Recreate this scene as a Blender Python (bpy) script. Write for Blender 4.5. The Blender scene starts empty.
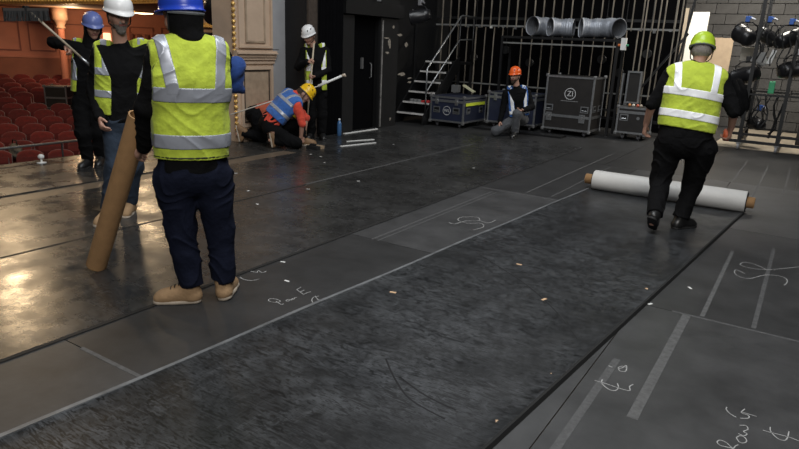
import bpy, bmesh, math, random
import numpy as np
from mathutils import Matrix, Vector

random.seed(7)
rng = np.random.default_rng(7)
scene = bpy.context.scene
COL = scene.collection

# ------------------------------------------------------------------ camera, world, light
cam_data = bpy.data.cameras.new('camera')
cam = bpy.data.objects.new('camera', cam_data)
COL.objects.link(cam)
cam_data.sensor_fit = 'HORIZONTAL'
cam_data.sensor_width = 36.0
cam_data.lens = 28.386
cam_data.clip_start = 0.05
cam_data.clip_end = 200
YAW, PITCH, ROLL = math.radians(32.339), math.radians(16.124), math.radians(2.462)
cam.matrix_world = (Matrix.Translation((0, 0, 1.62)) @ Matrix.Rotation(YAW, 4, 'Z')
                    @ Matrix.Rotation(math.pi / 2 - PITCH, 4, 'X') @ Matrix.Rotation(ROLL, 4, 'Z'))
scene.camera = cam

world = bpy.data.worlds.new('world')
scene.world = world
world.use_nodes = True
world.node_tree.nodes['Background'].inputs['Color'].default_value = (0.8, 0.86, 1.0, 1)
world.node_tree.nodes['Background'].inputs['Strength'].default_value = 0.018

vs = scene.view_settings
vs.view_transform = 'Standard'
vs.look = 'None'
vs.gamma = 1.0
vs.use_curve_mapping = False
vs.exposure = 0.0


def area(name, loc, target, size, power, color, sy=None):
    l = bpy.data.lights.new(name, 'AREA')
    l.energy = power
    l.color = color
    l.size = size
    if sy:
        l.shape = 'RECTANGLE'
        l.size_y = sy
    o = bpy.data.objects.new(name, l)
    COL.objects.link(o)
    o.location = loc
    o.rotation_euler = (Vector(target) - Vector(loc)).to_track_quat('-Z', 'Y').to_euler()
    return o


def point(name, loc, power, color, r):
    l = bpy.data.lights.new(name, 'POINT')
    l.energy = power
    l.color = color
    l.shadow_soft_size = r
    o = bpy.data.objects.new(name, l)
    COL.objects.link(o)
    o.location = loc
    return o


# stage working lights hung in the flies
area('work_light_over_stage', (-1.5, 3.2, 7.0), (-2.5, 5.5, 0), 4.0, 420, (0.95, 0.98, 1.0))
area('work_light_front', (1.8, -2.0, 5.5), (-2.5, 6.0, 0.6), 2.5, 330, (1.0, 0.97, 0.93))
area('work_light_rear', (-3.6, 9.0, 7.0), (-4.0, 12.0, 0), 3.0, 170, (0.95, 0.98, 1.0))
# scene dock beyond the lamp trolley
area('dock_light', (-0.9, 13.9, 4.2), (-1.6, 15.6, 0.8), 0.8, 260, (1.0, 0.93, 0.82))
# house lights of the auditorium (balcony fronts and dome, above the frame)
point('house_light_circle', (-14.6, 10.3, 3.0), 210, (1.0, 0.72, 0.42), 0.30)
point('house_light_circle_end', (-13.3, 6.1, 3.6), 210, (1.0, 0.72, 0.42), 0.30)
point('house_light_dome', (-14.5, 4.0, 8.0), 300, (1.0, 0.74, 0.46), 0.5)
point('house_light_stalls', (-19.6, 11.6, 1.95), 85, (1.0, 0.70, 0.42), 0.2)

# ------------------------------------------------------------------ materials
MATS = {}


def mat(name, col, rough=0.6, metal=0.0, var=0.0, vscale=8.0, bump=0.0, bscale=60.0, spec=0.5, emit=None, estr=0.0,
        randobj=0.0, sheen=0.0):
    if name in MATS:
        return MATS[name]
    m = bpy.data.materials.new(name)
    m.use_nodes = True
    nt = m.node_tree
    b = nt.nodes['Principled BSDF']
    b.inputs['Roughness'].default_value = rough
    b.inputs['Metallic'].default_value = metal
    b.inputs['Specular IOR Level'].default_value = spec
    if sheen:
        b.inputs['Sheen Weight'].default_value = sheen
    rgb = (col[0], col[1], col[2], 1)
    b.inputs['Base Color'].default_value = rgb
    tc = nt.nodes.new('ShaderNodeTexCoord')
    src = None
    if var:
        n = nt.nodes.new('ShaderNodeTexNoise')
        n.inputs['Scale'].default_value = vscale
        n.inputs['Detail'].default_value = 6
        n.inputs['Roughness'].default_value = 0.65
        nt.links.new(tc.outputs['Object'], n.inputs['Vector'])
        r = nt.nodes.new('ShaderNodeMapRange')
        r.inputs['From Min'].default_value = 0.3
        r.inputs['From Max'].default_value = 0.7
        r.inputs['To Min'].default_value = 1 - var
        r.inputs['To Max'].default_value = 1 + var
        nt.links.new(n.outputs['Fac'], r.inputs['Value'])
        src = r.outputs['Result']
    if randobj:
        oi = nt.nodes.new('ShaderNodeObjectInfo')
        r2 = nt.nodes.new('ShaderNodeMapRange')
        r2.inputs['To Min'].default_value = 1 - randobj
        r2.inputs['To Max'].default_value = 1 + randobj
        nt.links.new(oi.outputs['Random'], r2.inputs['Value'])
        if src:
            mu = nt.nodes.new('ShaderNodeMath')
            mu.operation = 'MULTIPLY'
            nt.links.new(src, mu.inputs[0])
            nt.links.new(r2.outputs['Result'], mu.inputs[1])
            src = mu.outputs[0]
        else:
            src = r2.outputs['Result']
    if src:
        mx = nt.nodes.new('ShaderNodeVectorMath')
        mx.operation = 'SCALE'
        mx.inputs[0].default_value = col
        nt.links.new(src, mx.inputs['Scale'])
        nt.links.new(mx.outputs['Vector'], b.inputs['Base Color'])
    if bump:
        n = nt.nodes.new('ShaderNodeTexNoise')
        n.inputs['Scale'].default_value = bscale
        n.inputs['Detail'].default_value = 4
        nt.links.new(tc.outputs['Object'], n.inputs['Vector'])
        bp = nt.nodes.new('ShaderNodeBump')
        bp.inputs['Strength'].default_value = bump
        bp.inputs['Distance'].default_value = 0.02
        nt.links.new(n.outputs['Fac'], bp.inputs['Height'])
        nt.links.new(bp.outputs['Normal'], b.inputs['Normal'])
    if emit:
        b.inputs['Emission Color'].default_value = (*emit, 1)
        b.inputs['Emission Strength'].default_value = estr
    MATS[name] = m
    return m


def vinyl(name, col, rough, scuff, scuffcol, wave=0.0, rvar=0.12, strokes=0.3, mixs=0.38):
    """glossy dance floor vinyl: stretched scuff scratches, blotchy dust, uneven gloss"""
    m = bpy.data.materials.new(name)
    m.use_nodes = True
    nt = m.node_tree
    L = nt.links
    b = nt.nodes['Principled BSDF']
    tc = nt.nodes.new('ShaderNodeTexCoord')

    def noise(scale, detail=5, stretch=None, rot=0.0, rough_=0.6, dist=0.0):
        n = nt.nodes.new('ShaderNodeTexNoise')
        n.inputs['Scale'].default_value = scale
        n.inputs['Detail'].default_value = detail
        n.inputs['Roughness'].default_value = rough_
        n.inputs['Distortion'].default_value = dist
        if stretch:
            mp = nt.nodes.new('ShaderNodeMapping')
            mp.inputs['Scale'].default_value = stretch
            mp.inputs['Rotation'].default_value = (0, 0, rot)
            L.new(tc.outputs['Object'], mp.inputs['Vector'])
            L.new(mp.outputs['Vector'], n.inputs['Vector'])
        else:
            L.new(tc.outputs['Object'], n.inputs['Vector'])
        return n.outputs['Fac']

    def rmp(src, a, b_, c, d):
        r = nt.nodes.new('ShaderNodeMapRange')
        r.inputs['From Min'].default_value = a
        r.inputs['From Max'].default_value = b_
        r.inputs['To Min'].default_value = c
        r.inputs['To Max'].default_value = d
        L.new(src, r.inputs['Value'])
        return r.outputs['Result']

    def op(o, a, b_):
        n = nt.nodes.new('ShaderNodeMath')
        n.operation = o
        for i, s in enumerate((a, b_)):
            if isinstance(s, (int, float)):
                n.inputs[i].default_value = s
            else:
                L.new(s, n.inputs[i])
        return n.outputs[0]

    dust = op('MULTIPLY', rmp(noise(1.3, 6, rough_=0.65), 0.34, 0.68, 0.12, 1.0), rmp(noise(10.0, 6, rough_=0.7, dist=1.0), 0.34, 0.66, 0.2, 1.2))
    sc = None
    for st, ro in (((4, 42, 1), 0.5), ((5, 60, 1), -0.75), ((48, 3.5, 1), 0.35), ((3, 50, 1), 2.2)):
        s = rmp(noise(1.2, 1, st, ro, 0.5, 1.6), 0.63, 0.70, 0.0, 1.0)
        sc = s if sc is None else op('MAXIMUM', sc, s)
    dk = None
    for st, ro in (((5, 30, 1), 1.1), ((6, 34, 1), -0.35), ((7, 38, 1), 0.42), ((7, 30, 1), 2.0), ((8, 36, 1), 2.75)):
        s = rmp(noise(1.0, 1, st, ro, 0.5, 2.6), 0.63, 0.67, 1.0, 0.0)
        dk = s if dk is None else op('MULTIPLY', dk, s)
    patch = rmp(noise(2.3, 3), 0.38, 0.6, 0.15, 1.0)
    f = op('MULTIPLY', sc, patch)
    f = op('ADD', op('MULTIPLY', f, mixs), op('MULTIPLY', dust, 1.0 - mixs))
    f = op('MULTIPLY', f, op('ADD', op('MULTIPLY', dk, strokes), 1.0 - strokes))
    f = op('MULTIPLY', f, scuff)
    mx = nt.nodes.new('ShaderNodeMix')
    mx.data_type = 'RGBA'
    mx.inputs['A'].default_value = (*col, 1)
    mx.inputs['B'].default_value = (*scuffcol, 1)
    L.new(f, mx.inputs['Factor'])
    L.new(mx.outputs['Result'], b.inputs['Base Color'])
    rr = op('ADD', rmp(noise(3.0, 6), 0.3, 0.7, rough - rvar, rough + rvar), op('MULTIPLY', f, 0.12))
    L.new(rr, b.inputs['Roughness'])
    if wave:
        bp = nt.nodes.new('ShaderNodeBump')
        bp.inputs['Strength'].default_value = wave
        bp.inputs['Distance'].default_value = 0.05
        h = op('ADD', noise(2.2, 2), op('MULTIPLY', noise(14, 3), 0.06))
        L.new(h, bp.inputs['Height'])
        L.new(bp.outputs['Normal'], b.inputs['Normal'])
    MATS[name] = m
    return m


M_STRIP = vinyl('vinyl_black_gloss', (0.014, 0.0138, 0.0135), 0.26, 0.85, (0.085, 0.085, 0.085), 0.10, 0.12, 0.5, 0.25)
M_MAT = vinyl('vinyl_black_matt', (0.005, 0.0053, 0.0056), 0.40, 1.0, (0.082, 0.087, 0.094), 0.06, 0.12, 0.92, 0.26)
M_WOOD = mat('worn_boards', (0.11, 0.085, 0.062), 0.42, var=0.25, vscale=3)
M_BLACK = mat('black_paint', (0.0045, 0.0045, 0.005), 0.6, var=0.4, vscale=5, bump=0.15, bscale=12)
M_BLACKM = mat('black_metal', (0.006, 0.006, 0.0065), 0.45, 0.0, var=0.3)
M_DRAPE = mat('black_drape', (0.0025, 0.0025, 0.003), 0.95, var=0.2, spec=0.05)
M_ALU = mat('aluminium', (0.42, 0.43, 0.44), 0.38, 0.9, var=0.2, vscale=20)
M_STEEL = mat('dull_steel', (0.25, 0.25, 0.25), 0.45, 0.7, var=0.25, vscale=15)
M_RUB = mat('black_rubber', (0.007, 0.007, 0.007), 0.7)
M_CHALK = mat('chalk', (0.32, 0.32, 0.315), 0.95, var=0.35, vscale=40)
M_RED = mat('red_velvet', (0.12, 0.009, 0.007), 0.9, var=0.3, vscale=10, randobj=0.25, sheen=0.3)
M_REDD = mat('red_velvet_dark', (0.10, 0.008, 0.007), 0.9, var=0.3, randobj=0.2, sheen=0.2)
M_SALMON = mat('salmon_plaster', (0.50, 0.19, 0.12), 0.7, var=0.12, vscale=1.5)
M_DADO = mat('brown_dado', (0.30, 0.105, 0.06), 0.7, var=0.12, vscale=1.5)
M_CREAM = mat('cream_stone', (0.52, 0.385, 0.28), 0.6, var=0.10, vscale=3, bump=0.05, bscale=30)
M_PANEL = mat('veined_panel', (0.36, 0.27, 0.19), 0.5, var=0.22, vscale=6)
M_GOLD = mat('gilding', (0.75, 0.48, 0.16), 0.38, 0.6, var=0.35, vscale=25, bump=0.5, bscale=40)
M_PLASTER = mat('grey_plaster', (0.30, 0.30, 0.31), 0.8, var=0.12, vscale=2)
M_BROWNWOOD = mat('dark_brown_wood', (0.055, 0.041, 0.032), 0.6, var=0.4, vscale=14)
M_WHITE = mat('white_paint', (0.72, 0.72, 0.70), 0.5, var=0.05)
M_TAN = mat('tan_tape', (0.60, 0.40, 0.24), 0.8)
M_CARD = mat('cardboard', (0.36, 0.205, 0.09), 0.75, var=0.12, vscale=14, bump=0.1, bscale=30)


# ------------------------------------------------------------------ mesh helpers
class MB:
    def __init__(self):
        self.v, self.f = [], []

    def add(self, vs_, fs_):
        n = len(self.v)
        self.v += [tuple(map(float, p)) for p in vs_]
        self.f += [tuple(i + n for i in f) for f in fs_]
        return self

    def box(self, a, b):
        x0, x1 = sorted((a[0], b[0])); y0, y1 = sorted((a[1], b[1])); z0, z1 = sorted((a[2], b[2]))
        return self.add([(x0, y0, z0), (x1, y0, z0), (x1, y1, z0), (x0, y1, z0),
                         (x0, y0, z1), (x1, y0, z1), (x1, y1, z1), (x0, y1, z1)],
                        [(0, 3, 2, 1), (4, 5, 6, 7), (0, 1, 5, 4), (1, 2, 6, 5), (2, 3, 7, 6), (3, 0, 4, 7)])

    def cbox(self, c, s):
        return self.box([c[i] - s[i] / 2 for i in range(3)], [c[i] + s[i] / 2 for i in range(3)])

    def tube(self, pts, r, n=8, caps=True, radii=None):
        P = [Vector(p) for p in pts]
        k = len(P)
        rings = []
        prev = None
        for i in range(k):
            t = (P[min(i + 1, k - 1)] - P[max(i - 1, 0)]).normalized()
            if prev is None:
                a = Vector((0, 0, 1)) if abs(t.z) < 0.9 else Vector((1, 0, 0))
                s = t.cross(a).normalized()
            else:
                s = (prev - t * prev.dot(t)).normalized()
            prev = s
            w = t.cross(s)
            rr = radii[i] if radii else r
            rings.append([P[i] + (s * math.cos(2 * math.pi * j / n) + w * math.sin(2 * math.pi * j / n)) * rr for j in range(n)])
        vs_ = [p for ring in rings for p in ring]
        fs_ = []
        for i in range(k - 1):
            for j in range(n):
                j2 = (j + 1) % n
                fs_.append((i * n + j, i * n + j2, (i + 1) * n + j2, (i + 1) * n + j))
        if caps:
            fs_.append(tuple(range(n))[::-1])
            fs_.append(tuple((k - 1) * n + j for j in range(n)))
        return self.add(vs_, fs_)

    def bar(self, a, b, w, d):
        """rectangular bar from a to b"""
        A, B = Vector(a), Vector(b)
        t = (B - A).normalized()
        up = Vector((0, 0, 1)) if abs(t.z) < 0.95 else Vector((0, 1, 0))
        s = t.cross(up).normalized()
        q = s.cross(t)
        vs_ = []
        for p in (A, B):
            for sx, sy in ((-1, -1), (1, -1), (1, 1), (-1, 1)):
                vs_.append(p + s * sx * w / 2 + q * sy * d / 2)
        return self.add(vs_, [(0, 3, 2, 1), (4, 5, 6, 7), (0, 1, 5, 4), (1, 2, 6, 5), (2, 3, 7, 6), (3, 0, 4, 7)])

    def lathe(self, prof, n=20, c=(0, 0, 0), axis='Z'):
        vs_ = []
        for r, z in prof:
            for j in range(n):
                a = 2 * math.pi * j / n
                p = (r * math.cos(a), r * math.sin(a), z)
                if axis == 'X':
                    p = (p[2], p[0], p[1])
                elif axis == 'Y':
                    p = (p[1], p[2], p[0])
                vs_.append((p[0] + c[0], p[1] + c[1], p[2] + c[2]))
        k = len(prof)
        fs_ = [(i * n + j, i * n + (j + 1) % n, (i + 1) * n + (j + 1) % n, (i + 1) * n + j)
               for i in range(k - 1) for j in range(n)]
        fs_ += [tuple(range(n))[::-1], tuple((k - 1) * n + j for j in range(n))]
        return self.add(vs_, fs_)

    def ring(self, c, r, w, axis='Y', d=0.004, n=24):
        """flat annulus facing +-axis"""
        vs_ = []
        for rr in (r - w / 2, r + w / 2):
            for off in (0, d):
                for j in range(n):
                    a = 2 * math.pi * j / n
                    if axis == 'Y':
                        vs_.append((c[0] + rr * math.cos(a), c[1] - off, c[2] + rr * math.sin(a)))
                    else:
                        vs_.append((c[0] + off, c[1] + rr * math.cos(a), c[2] + rr * math.sin(a)))
        fs_ = []
        for j in range(n):
            k = (j + 1) % n
            i0, i1, o0, o1 = 0, n, 2 * n, 3 * n
            fs_ += [(i1 + j, i1 + k, o1 + k, o1 + j), (i0 + j, i0 + k, i1 + k, i1 + j), (o1 + j, o1 + k, o0 + k, o0 + j)]
        return self.add(vs_, fs_)

    def build(self, name, material, parent=None, smooth=False, bevel=0.0):
        me = bpy.data.meshes.new(name)
        me.from_pydata(self.v, [], self.f)
        bm = bmesh.new()
        bm.from_mesh(me)
        bmesh.ops.recalc_face_normals(bm, faces=bm.faces)
        if bevel:
            bmesh.ops.bevel(bm, geom=bm.edges[:], offset=bevel, segments=2, affect='EDGES', profile=0.7)
        bm.to_mesh(me)
        bm.free()
        if smooth:
            for p in me.polygons:
                p.use_smooth = True
        return mesh_obj(name, me, material, parent)


def mesh_obj(name, me, material, parent=None):
    o = bpy.data.objects.new(name, me)
    if material is not None and not me.materials:
        me.materials.append(material)
    COL.objects.link(o)
    if parent is not None:
        o.parent = parent
    return o


def tag(o, label=None, cat=None, group=None, kind=None):
    if label:
        o['label'] = label
    if cat:
        o['category'] = cat
    if group:
        o['group'] = group
    if kind:
        o['kind'] = kind
    return o


def thing(name, label, cat, loc=(0, 0, 0), rz=0.0, group=None):
    o = bpy.data.objects.new(name, None)
    o.empty_display_size = 0.1
    COL.objects.link(o)
    o.location = loc
    o.rotation_euler = (0, 0, rz)
    return tag(o, label, cat, group)


def struct(o, label=None, cat=None):
    o['kind'] = 'structure'
    if label:
        o['label'] = label
    if cat:
        o['category'] = cat
    return o


def copy_tree(o, parent=None):
    c = o.copy()
    COL.objects.link(c)
    c.parent = parent
    for ch in list(o.children):
        copy_tree(ch, c)
    return c


def text_obj(name, body, size, loc, rot, material, parent=None, extr=0.001):
    cu = bpy.data.curves.new(name, 'FONT')
    cu.body = body
    cu.size = size
    cu.align_x = 'CENTER'
    cu.align_y = 'CENTER'
    cu.extrude = extr
    t = bpy.data.objects.new(name, cu)
    COL.objects.link(t)
    dg = bpy.context.evaluated_depsgraph_get()
    me = bpy.data.meshes.new_from_object(t.evaluated_get(dg))
    bpy.data.objects.remove(t)
    me.transform(Matrix.Translation(loc) @ rot.to_4x4())
    me.materials.clear()
    return mesh_obj(name, me, material, parent)


ROT_FRONT = Matrix.Rotation(math.pi / 2, 3, 'X')            # text facing -Y

# ------------------------------------------------------------------ STRUCTURE: stage floor
floor = struct(MB().box((-8.05, -3.5, -1.9), (6.0, 19.5, -0.012)).build('floor', M_WOOD),
               'black and grey boarded theatre stage floor', 'floor')

SHEET_ROWS = [(-3.5, -0.88), (-0.88, 1.65), (1.65, 4.21), (4.21, 6.78), (6.78, 9.42), (9.42, 11.9), (11.9, 14.4), (14.4, 16.9), (16.9, 19.4)]
SHEET_TONE = [0.034, 0.040, 0.025, 0.048, 0.026, 0.020, 0.022, 0.04, 0.05]
TONE_RIGHT = [0.042, 0.042, 0.042, 0.033, 0.050, 0.021, 0.022, 0.05, 0.07]
gap = 0.003
for ri, (y0, y1) in enumerate(SHEET_ROWS):
    x = -3.17 if y0 < 9 else -7.3
    while x < 5.9:
        x1 = min(x + 1.22, 6.0)
        tone = SHEET_TONE[ri] if x < -1.95 else TONE_RIGHT[ri]
        tone *= random.uniform(0.94, 1.06)
        tone = round(tone, 3)
        m_ = mat('sheet_%d' % int(tone * 1000), (tone, tone * 1.0, tone * 1.02), 0.47, var=0.38, vscale=2.6, bump=0.03, bscale=25)
        MB().box((x + gap, y0 + gap, -0.012), (x1 - gap, y1 - gap, 0.0)).build('floor_sheet', m_, floor)
        x = x1

MB().box((-1.45, 13.15, -0.004), (4.4, 16.95, 0.003)).build('dock_floor_board', mat('pale_dock_floor', (0.34, 0.29, 0.22), 0.5, var=0.25, vscale=3), floor)
# vinyl dance floor strips already laid downstage
STRIPS = [(-4.70, -3.175, -2.6, 10.9, 'glossy black dance floor strip bordering the grey stage boards'),
          (-6.20, -4.715, -2.6, 10.7, 'glossy black dance floor strip under the leaning cardboard tube'),
          (-8.02, -6.52, -2.6, 6.95, 'glossy black dance floor strip along the orchestra rail'),
          (-7.44, -6.21, 6.96, 10.0, 'short black dance floor strip under the crouching people by the pier')]
for (x0, x1, y0, y1, lab) in STRIPS:
    s_ = MB().box((x0, y0, -0.012), (x1, y1, 0.004)).build('dance_floor_strip', M_STRIP)
    tag(s_, lab, 'floor covering', 'laid dance floor strips')
for xs, lab in ((-3.168, 'black tape over the seam between glossy vinyl and grey boards'), (-4.707, 'black tape over the seam between two glossy vinyl strips')):
    tag(MB().box((xs - 0.018, -2.6, 0.004), (xs + 0.014, 10.7, 0.0052)).build('seam_tape', M_RUB),
        lab, 'tape', 'seam tapes')

# pale tape residue lines on the boards
M_RES = mat('tape_residue', (0.085, 0.085, 0.085), 0.7, var=0.3, vscale=30)
M_RES2 = mat('tape_residue_faint', (0.072, 0.072, 0.073), 0.6, var=0.3, vscale=30)


def tape(x, y0, y1, w, m_=M_RES, lab=None):
    o = MB().box((x - w / 2, y0, -0.004), (x + w / 2, y1, 0.0012)).build('tape_mark', m_)
    tag(o, lab or 'thin pale tape residue line running upstage beyond the vinyl roll', 'tape mark', 'tape residue lines')


for a in ((-0.43, 2.75, 4.2, 0.05, M_RES, 'broad pale tape residue strip between the chalk 8 and the words Row G'), (-0.345, 4.24, 5.95, 0.028, M_RES, 'pale tape residue line between the vinyl edge and the chalk squiggle'), (-0.05, 4.25, 6.3, 0.028, M_RES2, 'faint tape residue line passing under the large chalk squiggle'),
          (-0.64, 2.1, 3.3, 0.04, M_RES2, 'faint tape residue strip beside the chalk 8 and the vinyl edge'), (-0.715, 9.5, 11.6, 0.02, M_RES), (-0.40, 8.3, 11.3, 0.02, M_RES),
          (-0.10, 9.0, 11.3, 0.02, M_RES2), (-2.60, 6.85, 10.5, 0.018, M_RES), (-2.30, 6.85, 9.3, 0.018, M_RES2),
          (-2.93, 4.2, 6.6, 0.022, M_RES2, 'wider of two parallel tape lines between seam and curled vinyl edge'), (-2.87, 4.2, 6.6, 0.015, M_RES2, 'narrower of two parallel tape lines between seam and curled vinyl edge'), (-1.5, 7.6, 10.5, 0.02, M_RES2),
          (-1.15, 8.0, 11.5, 0.02, M_RES2)):
    tape(*a)
for (y, x0, x1) in ((4.21, -0.52, 1.4), (6.72, -3.1, -2.2), (9.42, -1.1, 1.5), (1.65, -3.0, -2.45)):
    o = MB().box((x0, y - 0.012, -0.004), (x1, y + 0.012, 0.0012)).build('tape_mark', M_RES2)
    tag(o, 'pale tape residue across the stage boards along a joint between floor sheets', 'tape mark', 'tape residue lines')
tag(MB().box((-4.735, 5.4, 0.0053), (-4.70, 9.8, 0.0062)).build('seam_tape', M_RES2), 'pale worn tape strip between two glossy dance floor strips', 'tape')

# ------------------------------------------------------------------ the vinyl being unrolled
def mat_left(y): return -2.52 + (y - 1.01) * 0.065
def mat_right(y): return -0.87 + (y - 2.15) * 0.086


roll_t = thing('vinyl_floor_roll', 'partly unrolled black dance floor vinyl with pale backed roll on a cardboard core', 'vinyl roll', (-1.25, 7.53, 0))
ys = [-1.6 + i * 0.25 for i in range(37)] + [7.55]
prof = [(0.0, 0.020), (0.012, 0.016), (0.05, 0.007), (0.12, 0.004), (0.5, 0.004), (0.9, 0.004), (0.965, 0.007), (0.985, 0.016), (1.0, 0.022)]
V, F = [], []
for yi, y in enumerate(ys):
    l, r = mat_left(y), mat_right(y)
    w = 0.6 + 0.4 * math.sin(y * 1.7) ** 2
    for (f_, z) in prof:
        V.append((l + (r - l) * f_ + 1.25, y - 7.53, 0.004 + (z - 0.004) * (w if f_ < 0.5 else 1.0)))
k = len(prof)
for i in range(len(ys) - 1):
    for j in range(k - 1):
        F.append((i * k + j, i * k + j + 1, (i + 1) * k + j + 1, (i + 1) * k + j))
me = bpy.data.meshes.new('unrolled_sheet')
me.from_pydata(V, [], F)
for p in me.polygons:
    p.use_smooth = True
mesh_obj('unrolled_sheet', me, M_MAT, roll_t)
# curled pale backing edge on one side, raised lip blacked in as the gap shadow on the other
M_BACK = mat('vinyl_backing', (0.125, 0.13, 0.135), 0.5, var=0.4, vscale=5)
b_ = MB()
for i in range(len(ys) - 1):
    pts = []
    for y in (ys[i], ys[i + 1]):
        l = mat_left(y) + 1.25
        w = 0.6 + 0.4 * math.sin(y * 1.7) ** 2
        pts += [(l - 0.002, y - 7.53, 0.0), (l - 0.006, y - 7.53, 0.018 * w + 0.004), (l + 0.022 * w, y - 7.53, 0.0235 * w), (l + 0.02, y - 7.53, 0.0)]
    b_.add(pts, [(0, 1, 5, 4), (1, 2, 6, 5), (2, 3, 7, 6)])
b_.build('curled_edge', M_BACK, roll_t)['label'] = 'pale grey curled edge'
b_ = MB()
for i in range(len(ys) - 1):
    pts = []
    for y in (ys[i], ys[i + 1]):
        r = mat_right(y) + 1.25
        pts += [(r - 0.012, y - 7.53, 0.021), (r + 0.004, y - 7.53, 0.024), (r + 0.012, y - 7.53, 0.0)]
    b_.add(pts, [(0, 1, 4, 3), (1, 2, 5, 4)])
b_.build('edge_lip_shadow', M_RUB, roll_t)
RY, RZ, RR = 0.075, 0.120, 0.116
M_ROLL = mat('pale_vinyl_back', (0.60, 0.59, 0.57), 0.45, var=0.05)
MB().lathe([(0.062, -0.80), (RR - 0.004, -0.80), (RR, -0.795), (RR, 0.840), (RR - 0.004, 0.845), (0.062, 0.845)], 40, (0, RY, RZ), 'X').build('rolled_vinyl', M_ROLL, roll_t, True)
for xs in (-0.803, 0.848):
    b_ = MB()
    sp = [(xs, RY + (0.064 + 0.048 * t / 60) * math.cos(t * 0.42), RZ + (0.064 + 0.048 * t / 60) * math.sin(t * 0.42)) for t in range(61)]
    b_.tube(sp, 0.0045, 5)
    b_.build('roll_end', M_RUB, roll_t)
b_ = MB()
b_.lathe([(0.044, -0.90), (0.060, -0.90), (0.060, 0.925), (0.044, 0.925), (0.044, -0.90)], 24, (0, RY, RZ), 'X')
b_.build('cardboard_core', M_CARD, roll_t, True)

M_SCUFF = mat('dark_scuff', (0.006, 0.006, 0.007), 0.6)


def ribbon(path, w, z, name, m_, parent=None, off=(0, 0)):
    P = [Vector((p[0] - off[0], p[1] - off[1])) for p in path]
    Q = [P[0]]
    for i in range(len(P) - 1):                       # Catmull-Rom refinement
        p0, p1, p2, p3 = P[max(i - 1, 0)], P[i], P[i + 1], P[min(i + 2, len(P) - 1)]
        for s in (0.25, 0.5, 0.75, 1.0):
            Q.append(0.5 * ((2 * p1) + (p2 - p0) * s + (2 * p0 - 5 * p1 + 4 * p2 - p3) * s * s + (3 * p1 - p0 - 3 * p2 + p3) * s ** 3))
    V, F = [], []
    for i, p in enumerate(Q):
        t = Q[min(i + 1, len(Q) - 1)] - Q[max(i - 1, 0)]
        t = t.normalized() if t.length > 1e-6 else Vector((1, 0))
        n = Vector((-t.y, t.x)) * w / 2
        V += [(p.x + n.x, p.y + n.y, z), (p.x - n.x, p.y - n.y, z)]
        if i:
            F.append((2 * i - 2, 2 * i - 1, 2 * i + 1, 2 * i))
    return V, F


def marks(name, label, strokes, w, z, m_, cat='chalk mark', parent=None, off=(0, 0), group=None):
    if label:
        off = strokes[0][0]
        parent = thing(name, label, cat, (off[0], off[1], 0), 0, group)
    for s in strokes:
        V, F = ribbon(s, w * 0.62, z, name, m_, off=off)
        me = bpy.data.meshes.new('chalk_stroke' if label else name)
        me.from_pydata(V, [], F)
        mesh_obj('chalk_stroke' if label else name, me, m_, parent)


marks('chalk_marking', 'white chalk writing Row E on the brownish board beside the curled edge', [[(-2.648, 2.704), (-2.68, 2.708), (-2.692, 2.736), (-2.658, 2.755), (-2.614, 2.748), (-2.622, 2.717), (-2.653, 2.704)], [(-2.636, 2.731), (-2.576, 2.713), (-2.57, 2.73)], [(-2.599, 2.797), (-2.591, 2.775), (-2.575, 2.779), (-2.585, 2.801), (-2.599, 2.797)], [(-2.586, 2.808), (-2.571, 2.803), (-2.583, 2.827), (-2.568, 2.822), (-2.582, 2.849), (-2.574, 2.859)], [(-2.666, 2.958), (-2.571, 2.922)], [(-2.666, 2.958), (-2.671, 3.009)], [(-2.621, 2.939), (-2.62, 2.986)], [(-2.576, 2.923), (-2.57, 2.989)]], 0.009, 0.0016, M_CHALK)
marks('chalk_marking', 'white chalk centre line sign next to the words Row E', [[(-2.477, 2.967), (-2.492, 2.934), (-2.472, 2.887), (-2.43, 2.858), (-2.392, 2.876), (-2.388, 2.92)], [(-2.498, 2.951), (-2.435, 2.916), (-2.404, 2.97)]], 0.009, 0.0016, M_CHALK)
marks('chalk_marking', 'short white chalk scribble beside the seam near the tan boots', [[(-3.125, 2.886), (-3.068, 2.869), (-3.012, 2.89), (-2.997, 2.941)], [(-3.159, 3.013), (-3.12, 3.019), (-3.097, 3.022), (-3.119, 3.057), (-3.065, 3.043), (-3.069, 3.087)]], 0.009, 0.0016, M_CHALK)
marks('chalk_marking', 'white chalk writing Row G on the bare grey board', [[(0.003, 2.755), (-0.013, 2.775), (-0.033, 2.774), (-0.061, 2.769), (-0.076, 2.785), (-0.069, 2.81), (-0.044, 2.809), (-0.014, 2.779), (-0.006, 2.806), (0.004, 2.823)], [(-0.01, 2.877), (0.002, 2.902), (0.02, 2.902), (0.031, 2.875), (0.021, 2.851), (0.004, 2.848), (-0.01, 2.877)], [(-0.006, 2.917), (0.016, 2.913), (0.027, 2.937), (0.012, 2.95), (0.027, 2.981), (0.017, 3.008), (-0.008, 2.994)], [(-0.076, 3.129), (-0.076, 3.105), (-0.055, 3.074), (-0.028, 3.059)], [(-0.002, 3.164), (-0.013, 3.118), (0.018, 3.111), (0.019, 3.084), (-0.013, 3.061)], [(-0.012, 3.125), (0.051, 3.126)]], 0.008, 0.0016, M_CHALK)
marks('chalk_marking', 'white chalk centre line sign next to the words Row G', [[(0.111, 3.065), (0.115, 3.027), (0.141, 2.986), (0.169, 2.982), (0.181, 3.018), (0.184, 3.078)], [(0.084, 3.015), (0.126, 3.018), (0.181, 3.026), (0.225, 3.019)]], 0.008, 0.0016, M_CHALK)
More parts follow.
